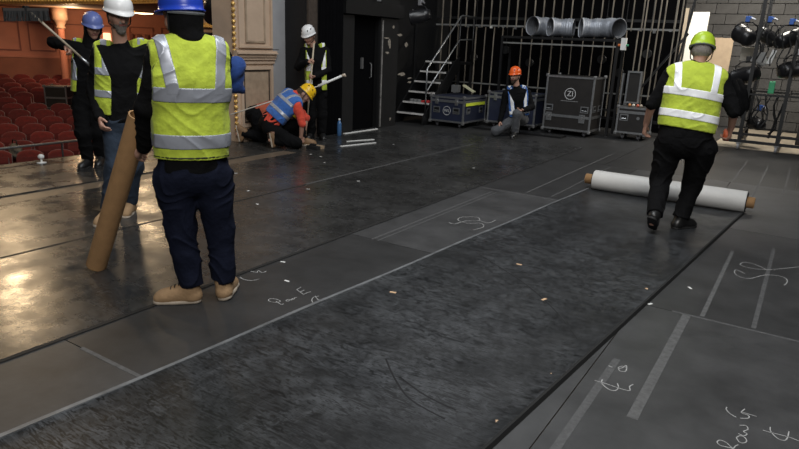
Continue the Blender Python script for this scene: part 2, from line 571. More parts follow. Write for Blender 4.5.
marks('chalk_marking', 'white chalk centre line sign with a small 8 beside the vinyl edge', [[(-0.643, 3.024), (-0.634, 2.984), (-0.593, 2.947), (-0.561, 2.951), (-0.553, 2.991), (-0.569, 3.033)], [(-0.673, 2.99), (-0.623, 2.992), (-0.506, 2.992), (-0.51, 3.037), (-0.5, 3.071)], [(-0.605, 3.191), (-0.59, 3.217), (-0.579, 3.255), (-0.566, 3.19), (-0.591, 3.172), (-0.608, 3.203), (-0.595, 3.234), (-0.573, 3.23)], [(-0.657, 3.193), (-0.647, 3.189), (-0.635, 3.189)]], 0.009, 0.0016, M_CHALK)
marks('chalk_marking', 'looping white chalk squiggle between two tape lines on the grey board', [[(0.072, 5.271), (0.088, 5.362), (0.076, 5.452), (0.024, 5.486), (-0.066, 5.433), (-0.156, 5.264), (-0.223, 5.257), (-0.265, 5.327), (-0.264, 5.422), (-0.199, 5.367)], [(-0.068, 5.597), (-0.154, 5.678), (-0.227, 5.68), (-0.252, 5.596), (-0.212, 5.553), (-0.11, 5.563), (-0.01, 5.645), (0.153, 5.854)]], 0.01, 0.0016, M_CHALK)
marks('chalk_marking', 'looping faint chalk squiggle on the board between seam and curled vinyl edge', [[(-2.685, 5.11), (-2.613, 5.089), (-2.579, 5.255), (-2.487, 5.353), (-2.557, 5.453), (-2.671, 5.352), (-2.648, 5.23), (-2.529, 5.196), (-2.432, 5.281), (-2.356, 5.18), (-2.385, 5.027)], [(-2.494, 5.365), (-2.382, 5.341), (-2.366, 5.477)]], 0.012, 0.0016, M_CHALK)
marks('scuff_mark', None, [[(-2.069, 4.449), (-1.764, 4.244), (-1.456, 4.021), (-1.165, 3.743), (-0.971, 3.502), (-0.822, 3.294)]], 0.016, 0.0048, M_SCUFF, parent=roll_t, off=(-1.25, 7.53))
marks('scuff_mark', None, [[(-1.483, 2.409), (-1.329, 2.349), (-1.203, 2.323), (-1.115, 2.316)], [(-1.644, 2.52), (-1.507, 2.39), (-1.335, 2.267), (-1.121, 2.222)]], 0.016, 0.0048, M_SCUFF, parent=roll_t, off=(-1.25, 7.53))
for i, (x, y) in enumerate([(-1.676, 4.404), (-1.266, 3.851), (-0.737, 4.505), (-0.858, 2.92), (-0.914, 2.337), (-2.128, 3.316)]):
    o = MB().box((-0.022, -0.010, 0.0), (0.022, 0.010, 0.002)).build('tape_scrap', M_TAN)
    o.location = (x, y, 0.0046)
    o.rotation_euler = (0, 0, i * 1.3)
    tag(o, 'small tan tape scrap on the unrolled black vinyl', 'tape scrap', 'tan tape scraps')
for i, (x, y) in enumerate([(-2.824, 3.035), (-0.667, 4.242), (-0.497, 4.747), (-3.112, 3.303)]):
    o = MB().box((-0.020, -0.008, 0.0), (0.020, 0.008, 0.002)).build('paper_scrap', M_WHITE)
    o.location = (x, y, 0.0)
    o.rotation_euler = (0, 0, i * 1.1)
    tag(o, 'tiny white paper scrap on the bare stage boards', 'paper scrap', 'paper scraps')

# ------------------------------------------------------------------ STRUCTURE: proscenium side (plane X about -7)
wall_p = struct(MB().box((-7.95, 8.07, -0.01), (-7.06, 8.95, 5.0)).box((-7.95, 10.2, -0.01), (-7.04, 10.75, 5.0)).box((-7.95, 10.75, -0.01), (-7.75, 14.1, 5.0))
                .box((-7.95, 8.95, 2.12), (-7.06, 10.25, 5.0)).box((-7.95, 8.9, -0.01), (-7.3, 10.25, 2.2)).build('wall_proscenium', M_BLACK),
                'black painted proscenium wall beside the door', 'wall')
# black flats with scuffed paint: door surround and stair side
MB().box((-7.06, 8.98, 0.0), (-7.0, 9.30, 2.30)).build('flat_panel', M_BLACK, wall_p)
MB().box((-7.06, 10.12, 0.0), (-7.0, 10.72, 2.36)).build('flat_panel', M_BLACK, wall_p)
MB().box((-7.06, 10.16, 0.02), (-6.985, 10.185, 2.0)).build('corner_strip', mat('worn_edge', (0.20, 0.19, 0.18), 0.7, var=0.5, vscale=10), wall_p)
MB().box((-7.06, 8.96, 2.06), (-6.93, 10.8, 2.30)).build('header_beam', M_BLACKM, wall_p)
door = struct(MB().box((-7.2, 9.31, 0.01), (-7.12, 10.10, 2.05)).build('door_1', M_DRAPE), 'black door in the proscenium wall', 'door')
MB().box((-7.12, 9.66, 1.12), (-7.09, 9.72, 1.32)).build('push_plate', mat('dull_plate', (0.20, 0.20, 0.20), 0.4, 0.6), door)
MB().tube([(-7.10, 9.93, 0.95), (-7.06, 9.93, 0.97), (-7.06, 9.93, 1.2), (-7.10, 9.93, 1.22)], 0.010, 6).build('door_handle', M_STEEL, door)
# chipped paint on the stair side panel
M_CHIP = mat('chipped_paint', (0.26, 0.23, 0.19), 0.8, var=0.5, vscale=30)
for (a, b2) in (((10.19, 1.70), (10.47, 1.67)), ((10.36, 1.71), (10.48, 1.47)), ((10.24, 1.45), (10.45, 1.39)), ((10.48, 1.93), (10.59, 1.86)), ((10.69, 1.05), (11.06, 0.97)), ((11.10, 0.95), (11.30, 0.90)), ((11.11, 0.87), (11.30, 0.82)), ((10.50, 0.19), (10.57, 0.10)), ((10.93, 1.63), (11.09, 1.52)), ((10.63, 1.79), (10.89, 1.72))):
    cy, cz, hy, hz = (a[0] + b2[0]) / 2, (a[1] + b2[1]) / 2, abs(b2[0] - a[0]) / 2, abs(b2[1] - a[1]) / 2
    V = [(-6.996, cy + hy * random.uniform(0.45, 1.0) * math.cos(q * math.pi / 4.5), cz + hz * random.uniform(0.45, 1.0) * math.sin(q * math.pi / 4.5)) for q in range(9)]
    MB().add(V + [(-7.0, p[1], p[2]) for p in V], [tuple(range(9))] + [(q, (q + 1) % 9, 9 + (q + 1) % 9, 9 + q) for q in range(9)]).build('paint_chip', M_CHIP, wall_p)

# dark timber strip and grey plaster return
struct(MB().box((-7.95, 8.10, 0), (-7.02, 8.32, 5.0)).build('trim_1', M_BROWNWOOD), 'dark brown timber post beside the grey plaster', 'trim')
struct(MB().box((-8.0, 7.78, 0), (-7.5, 8.10, 5.0)).build('trim_2', M_PLASTER), 'narrow grey plaster return of the proscenium', 'trim')
# black masking drape hanging beside the post
V, F = [], []
n = 40
for i in range(n + 1):
    y = 8.34 + 0.62 * i / n
    x = -6.99 + 0.025 * math.sin(i * 1.1) + 0.012 * math.sin(i * 2.3)
    V += [(x, y, 0.03), (x + 0.01, y, 2.4), (x, y, 5.0)]
for i in range(n):
    for j in range(2):
        F.append((i * 3 + j, i * 3 + 3 + j, i * 3 + 4 + j, i * 3 + 1 + j))
me = bpy.data.meshes.new('masking_drape')
me.from_pydata(V, [], F)
for p in me.polygons:
    p.use_smooth = True
tag(mesh_obj('masking_drape', me, M_DRAPE), 'black masking drape hanging beside the dark timber post', 'drape')

# proscenium pier with panels
pier = struct(MB().box((-8.0, 6.98, 0), (-7.5, 7.78, 5.0)).build('wall_pier', M_CREAM), 'cream panelled proscenium pier with moulded dado rail', 'wall')


def frame(y0, y1, z0, z1, w, d, name, m_, x=-7.5, parent=pier):
    b = MB()
    b.box((x, y0, z0), (x + d, y0 + w, z1)).box((x, y1 - w, z0), (x + d, y1, z1))
    b.box((x, y0 + w, z0), (x + d, y1 - w, z0 + w)).box((x, y0 + w, z1 - w), (x + d, y1 - w, z1))
    return b.build(name, m_, parent)


frame(7.03, 7.75, 1.44, 3.2, 0.035, 0.035, 'panel_moulding', M_CREAM)
frame(7.18, 7.60, 1.52, 3.1, 0.03, 0.022, 'panel_moulding', M_PANEL)
MB().box((-7.5, 7.21, 1.55), (-7.488, 7.57, 3.07)).build('raised_panel', M_CREAM, pier)
b_ = MB()
for z0, z1, d in ((1.20, 1.26, 0.03), (1.26, 1.30, 0.055), (1.30, 1.35, 0.075), (1.35, 1.375, 0.11), (1.375, 1.40, 0.085)):
    b_.box((-7.5, 6.93, z0), (-7.5 + d, 7.79, z1))
b_.build('dado_moulding', M_CREAM, pier)
frame(7.05, 7.75, 0.22, 1.16, 0.05, 0.035, 'panel_moulding', M_CREAM)
frame(7.12, 7.68, 0.29, 1.10, 0.018, 0.02, 'panel_moulding', M_BROWNWOOD)
MB().box((-7.5, 7.14, 0.31), (-7.49, 7.66, 1.08)).build('veined_panel', M_PANEL, pier)
MB().box((-7.5, 6.96, 0.0), (-7.45, 7.80, 0.16)).build('plinth', M_CREAM, pier)
b_ = MB()
for i in range(36):                                    # gilded beading down the edge of the opening
    z = 0.2 + i * 0.085
    b_.lathe([(0.004, z - 0.04), (0.028, z - 0.02), (0.034, z), (0.028, z + 0.02), (0.004, z + 0.04)], 8, (-7.52, 6.975, 0))
b_.build('gilded_beading', M_GOLD, pier, True)
MB().tube([(-7.41, 6.9, 1.42), (-7.41, 7.82, 1.42)], 0.006, 6).build('wire', M_RUB, pier)

# ------------------------------------------------------------------ back of the stage: dark wall and counterweight guides
struct(MB().box((-9.5, 14.15, 0), (-2.48, 14.3, 6.0)).build('wall_back', M_DRAPE), 'black back wall behind the counterweight guides', 'wall')
struct(MB().box((-3.3, 14.3, 0), (-3.2, 17.2, 6.0)).build('wall_return', M_BLACK), 'black return wall of the scene dock', 'wall')

guides = thing('counterweight_guide_frame', 'tall frame of pale vertical guide bars on the black back wall', 'guide frame', (-4.6, 13.5, 0))
M_BAR = mat('guide_bar_paint', (0.24, 0.21, 0.17), 0.5, 0.2, var=0.4, vscale=6, randobj=0.3)
mb = MB().cbox((0, 0, 0), (0.019, 0.03, 1.0))
proto = mb.build('guide_bar', M_BAR, guides)
first = True


def bar_at(x, y, z0, z1, tilt=0.0, wx=1.0):
    global first
    o = proto if first else proto.copy()
    if not first:
        COL.objects.link(o)
    first = False
    o.location = (x + 4.6, y - 13.5, (z0 + z1) / 2)
    o.scale = (wx, 1, z1 - z0)
    o.rotation_euler = (0, tilt, 0)
    o.parent = guides


x = -8.6
while x < -2.30:
    bar_at(x, 13.47, 2.02, 5.5, random.uniform(-0.004, 0.004))
    x += 0.203 + random.uniform(-0.006, 0.006)
x = -7.9
while x < -2.30:
    bar_at(x, 13.62, 0.25, 2.03, random.uniform(-0.012, 0.012), random.choice((0.7, 0.8, 1.0)))
    x += 0.225 + random.uniform(-0.015, 0.015)
for x in (-2.36, -2.45, -2.75, -3.0):
    bar_at(x, 13.30, 0.25, 2.6, 0.0, 1.0)
b_ = MB().cbox((-0.75, 0.0, 2.06), (5.9, 0.05, 0.035))
b_.build('cross_rail', mat('rail_grey', (0.26, 0.26, 0.25), 0.45, 0.5, var=0.3), guides)
MB().cbox((-0.75, 0.04, 2.22), (5.9, 0.05, 0.05)).build('cross_rail', M_BLACKM, guides)
MB().cbox((-0.75, 0.1, 0.78), (6.2, 0.04, 0.03)).build('cross_rail', MATS['rail_grey'], guides)
MB().cbox((-0.75, 0.1, 0.27), (6.2, 0.06, 0.06)).build('cross_rail', M_BLACKM, guides)
# sloping steel braces at the end of the frame
for (a, b2) in (((-2.45, 13.30, 0.2), (-2.13, 13.30, 2.9)), ((-3.35, 13.32, 0.3), (-2.2, 13.32, 2.0))):
    MB().bar((a[0] + 4.6, a[1] - 13.5, a[2]), (b2[0] + 4.6, b2[1] - 13.5, b2[2]), 0.04, 0.04).build('brace', M_BLACKM, guides)
# rope locks: small clips along the rail
M_CLIP = mat('pale_clip', (0.55, 0.54, 0.50), 0.6)
for i in range(16):
    xx = -2.3 + i * 0.29
    MB().cbox((xx, -0.045, 2.035 + 0.02 * math.sin(i * 3)), (0.045, 0.04, 0.05)).build('rope_clip', M_CLIP if i in (2, 5, 9) else M_STEEL, guides)
# ropes and pulleys glimpsed behind the guides
for i, (x, z) in enumerate(((-6.9, 1.35), (-6.1, 1.55), (-5.5, 1.3), (-3.9, 1.45), (-3.5, 1.2), (-3.0, 1.6))):
    tag(MB().lathe([(0.02, -0.03), (0.09, -0.03), (0.075, 0), (0.09, 0.03), (0.02, 0.03)], 16, (x, 13.85, z), 'Y').tube([(x, 13.85, z), (x, 13.85, z + 2.5)], 0.008, 5).build('pulley', M_BLACKM),
        'small dark pulley on its wire behind the guide bars', 'pulley', 'pulleys behind the guides')

# block wall of the scene dock
M_BLOCK = mat('grey_block', (0.050, 0.048, 0.046), 0.85, var=0.2, vscale=6, bump=0.3, bscale=25, randobj=0.12)
M_MORTAR = mat('mortar', (0.026, 0.025, 0.024), 0.9)
wall_d = struct(MB().box((-3.2, 17.02, 0), (4.5, 17.2, 5.2)).build('wall_dock', M_MORTAR), 'grey concrete block wall of the scene dock', 'wall')
bproto = None
for r in range(21):
    z = 0.12 + r * 0.232
    x = -3.2 + (0.0 if r % 2 else 0.23)
    while x < 3.6:
        if not (r in (10,) and -2.05 < x < -1.8):
            if bproto is None:
                bproto = MB().cbox((0, 0, 0), (0.448, 0.1, 0.219)).build('block', M_BLOCK, wall_d, bevel=0.004)
                o = bproto
            else:
                o = bproto.copy()
                COL.objects.link(o)
            o.location = (x + 0.23, 17.0 - 0.03 + random.uniform(-0.003, 0.003), z)
        x += 0.46
struct(MB().box((-0.02 + 4.5, 9, 0), (4.7, 17.2, 6.0)).build('wall_right', M_BLACK), 'black wing wall', 'wall')

# ------------------------------------------------------------------ AUDITORIUM
ROW = Vector((0.6, 0.8, 0))            # along a row
BACK = Vector((-0.8, 0.6, 0))          # away from the stage
A0 = Vector((-13.56, 7.27, 0))
F0, RAKE = -1.62, 0.095


def aud(a, b, z):
    p = A0 + ROW * a + BACK * b
    return (p.x, p.y, z)


def quad_slab(name, corners, th, m_, parent=None):
    vs_ = [Vector(c) for c in corners] + [Vector(c) - Vector((0, 0, th)) for c in corners]
    return MB().add(vs_, [(0, 1, 2, 3), (7, 6, 5, 4), (0, 4, 5, 1), (1, 5, 6, 2), (2, 6, 7, 3), (3, 7, 4, 0)]).build(name, m_, parent)


fl_a = struct(quad_slab('floor_auditorium', [aud(-9, -6.5, F0), aud(8, -6.5, F0), aud(8, 10.2, F0 + 10.2 * RAKE), aud(-9, 10.2, F0 + 10.2 * RAKE)], 0.1,
                        mat('red_carpet', (0.07, 0.010, 0.008), 0.95, var=0.2)), 'raked red carpeted auditorium floor', 'floor')
WB = 9.9
wz0 = F0 + WB * RAKE


def wall_box(name, a0, a1, b0, b1, z0, z1, m_, parent=None):
    c = [aud(a0, b0, z0), aud(a1, b0, z0), aud(a1, b1, z0), aud(a0, b1, z0)]
    vs_ = [Vector(p) for p in c] + [Vector((p[0], p[1], z1)) for p in c]
    return MB().add(vs_, [(0, 1, 2, 3), (4, 5, 6, 7), (0, 1, 5, 4), (1, 2, 6, 5), (2, 3, 7, 6), (3, 0, 4, 7)]).build(name, m_, parent)


wall_r = struct(wall_box('wall_rear', -7, 8, WB, WB + 0.3, wz0 - 1, 3.4, M_SALMON), 'salmon pink rear wall of the auditorium with panels', 'wall')
wall_box('dado', -7, 8, WB - 0.03, WB, wz0 - 0.5, wz0 + 1.28, M_DADO, wall_r)
wall_box('dado_rail', -7, 8, WB - 0.06, WB, wz0 + 1.28, wz0 + 1.34, M_SALMON, wall_r)
M_MOULD = mat('dark_moulding', (0.24, 0.075, 0.05), 0.6)
for i in range(-5, 6):
    a0 = -0.75 + i * 1.05
    for (p0, p1, q0, q1) in ((a0, a0 + 0.8, 1.50, 1.54), (a0, a0 + 0.8, 2.40, 2.44), (a0, a0 + 0.04, 1.54, 2.40), (a0 + 0.76, a0 + 0.8, 1.54, 2.40)):
        wall_box('panel_moulding', p0, p1, WB - 0.03, WB, wz0 + q0, wz0 + q1, M_MOULD, wall_r)
for a0 in (1.1, 1.35, 1.6, 1.85, 2.1):                 # row of coat pegs high on the wall
    wall_box('wall_peg', a0, a0 + 0.12, WB - 0.08, WB, wz0 + 2.05, wz0 + 2.2, M_MOULD, wall_r)

# balcony above the stalls, its front curving towards the proscenium
BF = [(-23.2, 10.2), (-21.14, 10.29), (-15.79, 10.13), (-13.2, 9.75), (-11.45, 9.35)]
soff = BF + [(-16.68, 19.6), (-23.88, 10.0)]
n_ = len(soff)
bal = struct(MB().add([(x, y, 2.22) for x, y in soff] + [(x, y, 2.5) for x, y in soff], [tuple(range(n_)), tuple(range(n_, 2 * n_))[::-1]] + [(i, (i + 1) % n_, n_ + (i + 1) % n_, n_ + i) for i in range(n_)])
             .build('balcony', mat('soffit_cream', (0.36, 0.20, 0.12), 0.7, var=0.1)), 'balcony over the rear stalls with gilded front', 'balcony')
b_, g_, or_ = MB(), MB(), MB()
for (p, q) in zip(BF[:-1], BF[1:]):
    b_.bar((p[0], p[1], 2.5), (q[0], q[1], 2.5), 0.2, 0.5)
    g_.bar((p[0], p[1], 2.31), (q[0], q[1], 2.31), 0.32, 0.16)
    L = math.hypot(q[0] - p[0], q[1] - p[1])
    m_ = int(L / 0.16)
    for i in range(m_):
        t = (i + 0.5) / m_
        d_ = Vector((q[1] - p[1], p[0] - q[0], 0)).normalized() * 0.16
        or_.lathe([(0.005, -0.05), (0.045, -0.03), (0.05, 0.02), (0.02, 0.06)], 8, (p[0] + (q[0] - p[0]) * t + d_.x, p[1] + (q[1] - p[1]) * t + d_.y, 2.31))
b_.build('fascia', M_CREAM, bal)
g_.build('gilded_moulding', M_GOLD, bal)
tag(or_.build('gilded_ornament', M_GOLD, bal, True), kind='stuff')

# columns carrying the balcony
for (a, b2) in ((-0.62, 8.4), (3.1, 8.4), (-4.3, 8.4)):
    z0 = F0 + b2 * RAKE
    col = thing('balcony_column', 'slender salmon column under the balcony against the rear wall', 'column', aud(a, b2, z0), 0, 'balcony columns')
    MB().lathe([(0.17, 0), (0.17, 0.08), (0.13, 0.14), (0.12, 0.3), (0.105, 2.35), (0.11, 2.4)], 20).build('shaft', M_SALMON, col, True)
    MB().lathe([(0.11, 2.4), (0.15, 2.42), (0.15, 2.46), (0.12, 2.5), (0.2, 2.66), (0.24, 2.68), (0.24, 2.22 - z0)], 20).build('capital', mat('capital_cream', (0.5, 0.3, 0.2), 0.6), col, True)

# wall light and soffit light
M_LAMP = mat('warm_lamp', (1, 0.8, 0.55), 0.5, emit=(1.0, 0.70, 0.38), estr=5.0)
M_LAMPS = mat('warm_lamp_soft', (1, 0.8, 0.55), 0.5, emit=(1.0, 0.62, 0.36), estr=1.6)
p = aud(0.62, WB - 0.04, wz0 + 1.95)
sc_ = thing('wall_sconce', 'lit frosted wall light on the salmon rear wall', 'wall light', p)
MB().lathe([(0.02, -0.3), (0.10, -0.28), (0.13, 0.0), (0.12, 0.22), (0.10, 0.24)], 14).build('glass_shade', M_LAMPS, sc_, True)
MB().lathe([(0.02, -0.36), (0.05, -0.33), (0.05, -0.28), (0.02, -0.28)], 10).build('bracket', M_GOLD, sc_, True)
so_ = thing('soffit_light', 'lit oval light in the balcony soffit', 'ceiling light', (-18.3, 13.2, 2.21))
MB().lathe([(0.02, 0.0), (0.30, 0.0), (0.32, -0.03), (0.28, -0.06), (0.02, -0.08)], 24).build('diffuser', M_LAMP, so_, True)
MB().lathe([(0.32, 0.02), (0.36, 0.02), (0.36, -0.04), (0.32, -0.04)], 24).build('rim', M_GOLD, so_, True)

# pit rail along the front edge of the stage
rail = thing('orchestra_rail', 'thin pale metal rail along the front edge of the stage', 'rail', (-8.12, 3.5, 0))
MB().tube([(0, -6, 0.185), (0, 3.35, 0.185)], 0.016, 8).build('handrail', M_STEEL, rail, True)
for y in (-5.5, -3.4, -1.2, 1.0, 3.2):
    MB().tube([(0, y, -0.4), (0, y, 0.18)], 0.012, 8).build('post', M_BLACKM, rail, True)
struct(MB().box((-8.10, -3.5, -1.9), (-8.05, 6.98, -0.004)).build('trim_3', M_BLACK), 'black stage front fascia', 'trim')


# theatre seats
def make_seat():
    t = thing('theatre_seat', 'red velvet tip-up theatre seat in the raked stalls', 'seat', group='red stalls seats')
    # local: faces -Y, sits at origin
    n = 9
    V, F = [], []
    W2 = 0.235
    for i in range(n):
        s = -1 + 2 * i / (n - 1)
        x = W2 * s
        top = 0.90 - 0.075 * abs(s) ** 3.2
        bow = 0.035 * s * s
        for (zz, yy) in ((0.40, 0.02), (0.62, 0.03), (top - 0.05, 0.075), (top, 0.10)):
            V.append((x, yy - bow, zz))
        for (zz, yy) in ((top, 0.15), (top - 0.05, 0.17), (0.40, 0.12)):
            V.append((x, yy - bow, zz))
    k = 7
    for i in range(n - 1):
        for j in range(k):
            j2 = (j + 1) % k
            F.append((i * k + j, i * k + j2, (i + 1) * k + j2, (i + 1) * k + j))
    F.append(tuple(range(k)))
    F.append(tuple((n - 1) * k + j for j in range(k))[::-1])
    MB().add(V, F).build('backrest', M_RED, t, True)
    b = MB()
    V, F = [], []
    for (y, z) in ((-0.02, 0.42), (-0.13, 0.47), (-0.15, 0.70), (-0.11, 0.80), (-0.05, 0.78), (0.0, 0.50)):
        V += [(-0.215, y, z), (0.215, y, z)]
    for i in range(6):
        j = (i + 1) % 6
        F.append((2 * i, 2 * i + 1, 2 * j + 1, 2 * j))
    F += [tuple(2 * i for i in range(6)), tuple(2 * i + 1 for i in range(6))[::-1]]
    b.add(V, F).build('seat_cushion', M_REDD, t, bevel=0.012)
    for s in (-1, 1):
        MB().box((s * 0.25 - 0.018, -0.14, 0.0), (s * 0.25 + 0.018, 0.12, 0.58)).build('side_panel', M_BLACKM, t)
        MB().box((s * 0.25 - 0.025, -0.22, 0.58), (s * 0.25 + 0.025, 0.10, 0.615)).build('armrest', M_REDD, t, bevel=0.008)
    return t


seat0 = make_seat()
seat_rz = math.atan2(ROW.y, ROW.x)
used = False
SEAT_POS = {}
ORD = 'first second third fourth fifth sixth seventh eighth ninth tenth eleventh twelfth thirteenth'.split()
for r in range(-1, 12):
    b2 = r * 0.80
    for c in range(-9, 12):
        a = c * 0.56 + (0.28 if r % 2 else 0)
        z = F0 + b2 * RAKE
        # rows are gently curved towards the stage
        p = Vector(aud(a, b2 - 0.02 * a * a, z))
        if b2 > WB - 0.7:
            continue
        bearing = math.degrees(math.atan2(-p.x, p.y))
        if bearing < 54.0 or bearing > 67.5:           # only what the stage opening lets one see
            continue
        if math.hypot(p.x + 17.85, p.y - 9.98) < 0.78:  # space taken by the flight case
            continue
        o = seat0 if not used else copy_tree(seat0)
        used = True
        o.location = p
        o.rotation_euler = (0, 0, seat_rz + 0.04 * a)
        o['label'] = 'red velvet tip-up theatre seat in the %s stalls row from the stage' % ORD[r + 1]
        SEAT_POS[(r, c)] = p

# ------------------------------------------------------------------ stairs
st = thing('access_stairs', 'black steel access stairs with pale edged treads against the black wing panel', 'stairs', (-6.99, 11.22, 0))
M_NOSE = mat('tread_edge', (0.50, 0.49, 0.47), 0.6, var=0.25, vscale=12)
for i in range(6):
    y, z = 0.02 + 0.214 * i, 0.225 + 0.206 * i
    t_ = MB().box((-0.31, y, z - 0.03), (0.34, y + 0.27, z)).build('tread', M_BLACKM, st)
    MB().box((-0.31, y - 0.006, z - 0.032), (0.34, y + 0.012, z + 0.003)).build('nosing', M_NOSE, t_)
for s in (-0.33, 0.36):
    b_ = MB()
    V = [(s - 0.015, -0.05, 0), (s - 0.015, 0.25, 0), (s - 0.015, 1.4, 1.12), (s - 0.015, 1.4, 1.36), (s - 0.015, 1.2, 1.28), (s - 0.015, -0.05, 0.16)]
    V += [(p[0] + 0.03, p[1], p[2]) for p in V]
    b_.add(V, [(0, 1, 2, 3, 4, 5), (11, 10, 9, 8, 7, 6)] + [(i, (i + 1) % 6, 6 + (i + 1) % 6, 6 + i) for i in range(6)])
    b_.build('stringer', M_BLACKM, st)
MB().box((-0.33, 1.3, 1.20), (0.36, 2.1, 1.255)).build('landing', M_BLACKM, st)
for (x, y) in ((-0.3, 1.45), (0.33, 1.45), (0.33, 2.05), (-0.3, 2.05)):
    MB().box((x - 0.025, y - 0.025, 0), (x + 0.025, y + 0.025, 1.2)).build('landing_leg', M_BLACKM, st)
MB().tube([(0.355, 0.05, 0.62), (0.355, 0.05, 1.12), (0.355, 0.10, 1.17), (0.355, 1.36, 2.20), (0.355, 1.42, 2.22), (0.355, 2.0, 2.22)], 0.017, 8).build('handrail', M_ALU, st, True)
MB().tube([(0.355, 0.05, 0.66), (0.355, 1.36, 1.72), (0.355, 2.0, 1.74)], 0.015, 8).build('mid_rail', M_ALU, st, True)
for (y, z0, z1) in ((0.05, 0.1, 0.7), (1.36, 1.2, 2.2), (2.0, 1.25, 2.22)):
    MB().tube([(0.355, y, z0), (0.355, y, z1)], 0.018, 8).build('rail_post', M_BLACKM, st, True)
# stepped black masking flat beyond the stairs
tag(MB().box((-7.72, 12.9, 0), (-7.67, 13.3, 1.9)).box((-7.72, 12.5, 0), (-7.67, 12.9, 2.2)).build('stepped_flat', M_BLACK), 'black stepped scenery flat standing behind the stair head', 'scenery flat')
# things left on the steps
tag(MB().box((-6.86, 11.47, 0.433), (-6.68, 11.60, 0.475)).build('folded_cloth', mat('red_cloth', (0.5, 0.03, 0.03), 0.8), bevel=0.012), 'red folded cloth lying on a stair tread', 'cloth')
b_ = MB()
for i in range(3):
    b_.lathe([(0.02, 0), (0.05, 0.0), (0.05, 0.05), (0.02, 0.05)], 12, (-7.12 + i * 0.085, 11.53, 0.434))
tag(b_.build('tape_roll_stack', mat('grey_tape', (0.16, 0.16, 0.16), 0.7)), 'three dark tape rolls side by side on a stair tread', 'tape rolls')

# ------------------------------------------------------------------ flight cases
M_BLUE = mat('navy_laminate', (0.014, 0.018, 0.038), 0.45, var=0.2)
M_BRN = mat('black_laminate', (0.016, 0.014, 0.013), 0.5, var=0.25)
M_LOGO = mat('stencil_white', (0.5, 0.5, 0.5), 0.7)
M_LIME = mat('lime_tape', (0.62, 0.72, 0.05), 0.6)


def flight_case(name, label, loc, size, m_, split, z0=0.10, group='flight cases'):
    """size = (x, y, z) of the box; its front faces -Y. returns the thing and the body part"""
    X, Y, Z = size
    t = thing(name, label, 'flight case', loc, 0, group)
    body = MB().box((-X / 2 + 0.01, -Y / 2 + 0.01, z0), (X / 2 - 0.01, Y / 2 - 0.01, z0 + Z)).build('body', m_, t, bevel=0.006)
    e = 0.035
    for sx in (-1, 1):
        for sy in (-1, 1):
            MB().box((sx * X / 2, sy * Y / 2, z0), (sx * (X / 2 - e), sy * (Y / 2 - e), z0 + Z)).build('edge_angle', M_ALU, t, bevel=0.004)
    for zz in (z0, z0 + Z - e, z0 + split - e * 0.7):
        for sy in (-1, 1):
            MB().box((-X / 2 + e, sy * Y / 2, zz), (X / 2 - e, sy * (Y / 2 - 0.02), zz + (e if zz != z0 + split - e * 0.7 else e * 1.4))).build('edge_angle', M_ALU, t)
        for sx in (-1, 1):
            MB().box((sx * X / 2, -Y / 2 + e, zz), (sx * (X / 2 - 0.02), Y / 2 - e, zz + (e if zz != z0 + split - e * 0.7 else e * 1.4))).build('edge_angle', M_ALU, t)
    for sx in (-1, 1):
        for sy in (-1, 1):
            for zz in (z0, z0 + Z):
                MB().cbox((sx * (X / 2 - 0.012), sy * (Y / 2 - 0.012), zz), (0.06, 0.06, 0.06)).build('corner', M_STEEL, t, bevel=0.018)
            c = MB().box((sx * (X / 2 - 0.13) - 0.04, sy * (Y / 2 - 0.12) - 0.05, z0 - 0.015), (sx * (X / 2 - 0.13) + 0.04, sy * (Y / 2 - 0.12) + 0.05, z0)).build('castor', M_STEEL, t)
            MB().lathe([(0.01, -0.018), (0.040, -0.018), (0.042, 0), (0.040, 0.018), (0.01, 0.018)], 16, (sx * (X / 2 - 0.13), sy * (Y / 2 - 0.12), 0.042), 'X').build('wheel', mat('castor_wheel', (0.10, 0.10, 0.11), 0.4), c, True)
            MB().cbox((sx * (X / 2 - 0.13) + 0.026, sy * (Y / 2 - 0.12), 0.065), (0.006, 0.05, 0.06)).cbox((sx * (X / 2 - 0.13) - 0.026, sy * (Y / 2 - 0.12), 0.065), (0.006, 0.05, 0.06)).build('fork', M_ALU, c)
    return t, body


def handle(t, c, face):
    x, y, z = c
    w, h = 0.155, 0.125
    if face == 'Y':
        o = MB().cbox((x, y, z), (w, 0.008, h)).build('recessed_handle', M_ALU, t)
        MB().cbox((x, y - 0.003, z), (w * 0.72, 0.008, h * 0.66)).build('dish', M_BLACKM, o)
        MB().tube([(x - w * 0.3, y - 0.012, z - 0.02), (x + w * 0.3, y - 0.012, z - 0.02)], 0.009, 6).build('grip', M_ALU, o)
    else:
        o = MB().cbox((x, y, z), (0.008, w, h)).build('recessed_handle', M_ALU, t)
        MB().cbox((x + 0.003, y, z), (0.008, w * 0.72, h * 0.66)).build('dish', M_BLACKM, o)
        MB().tube([(x + 0.012, y - w * 0.3, z - 0.02), (x + 0.012, y + w * 0.3, z - 0.02)], 0.009, 6).build('grip', M_ALU, o)


def latch(t, c, w=0.115, h=0.16):
    x, y, z = c
    o = MB().cbox((x, y, z), (w, 0.012, h)).build('butterfly_latch', M_ALU, t, bevel=0.004)
    MB().lathe([(0.008, 0), (0.035, 0), (0.03, -0.006), (0.008, -0.006)], 14, (x, y - 0.006, z), 'Y').build('turn_key', M_STEEL, o)


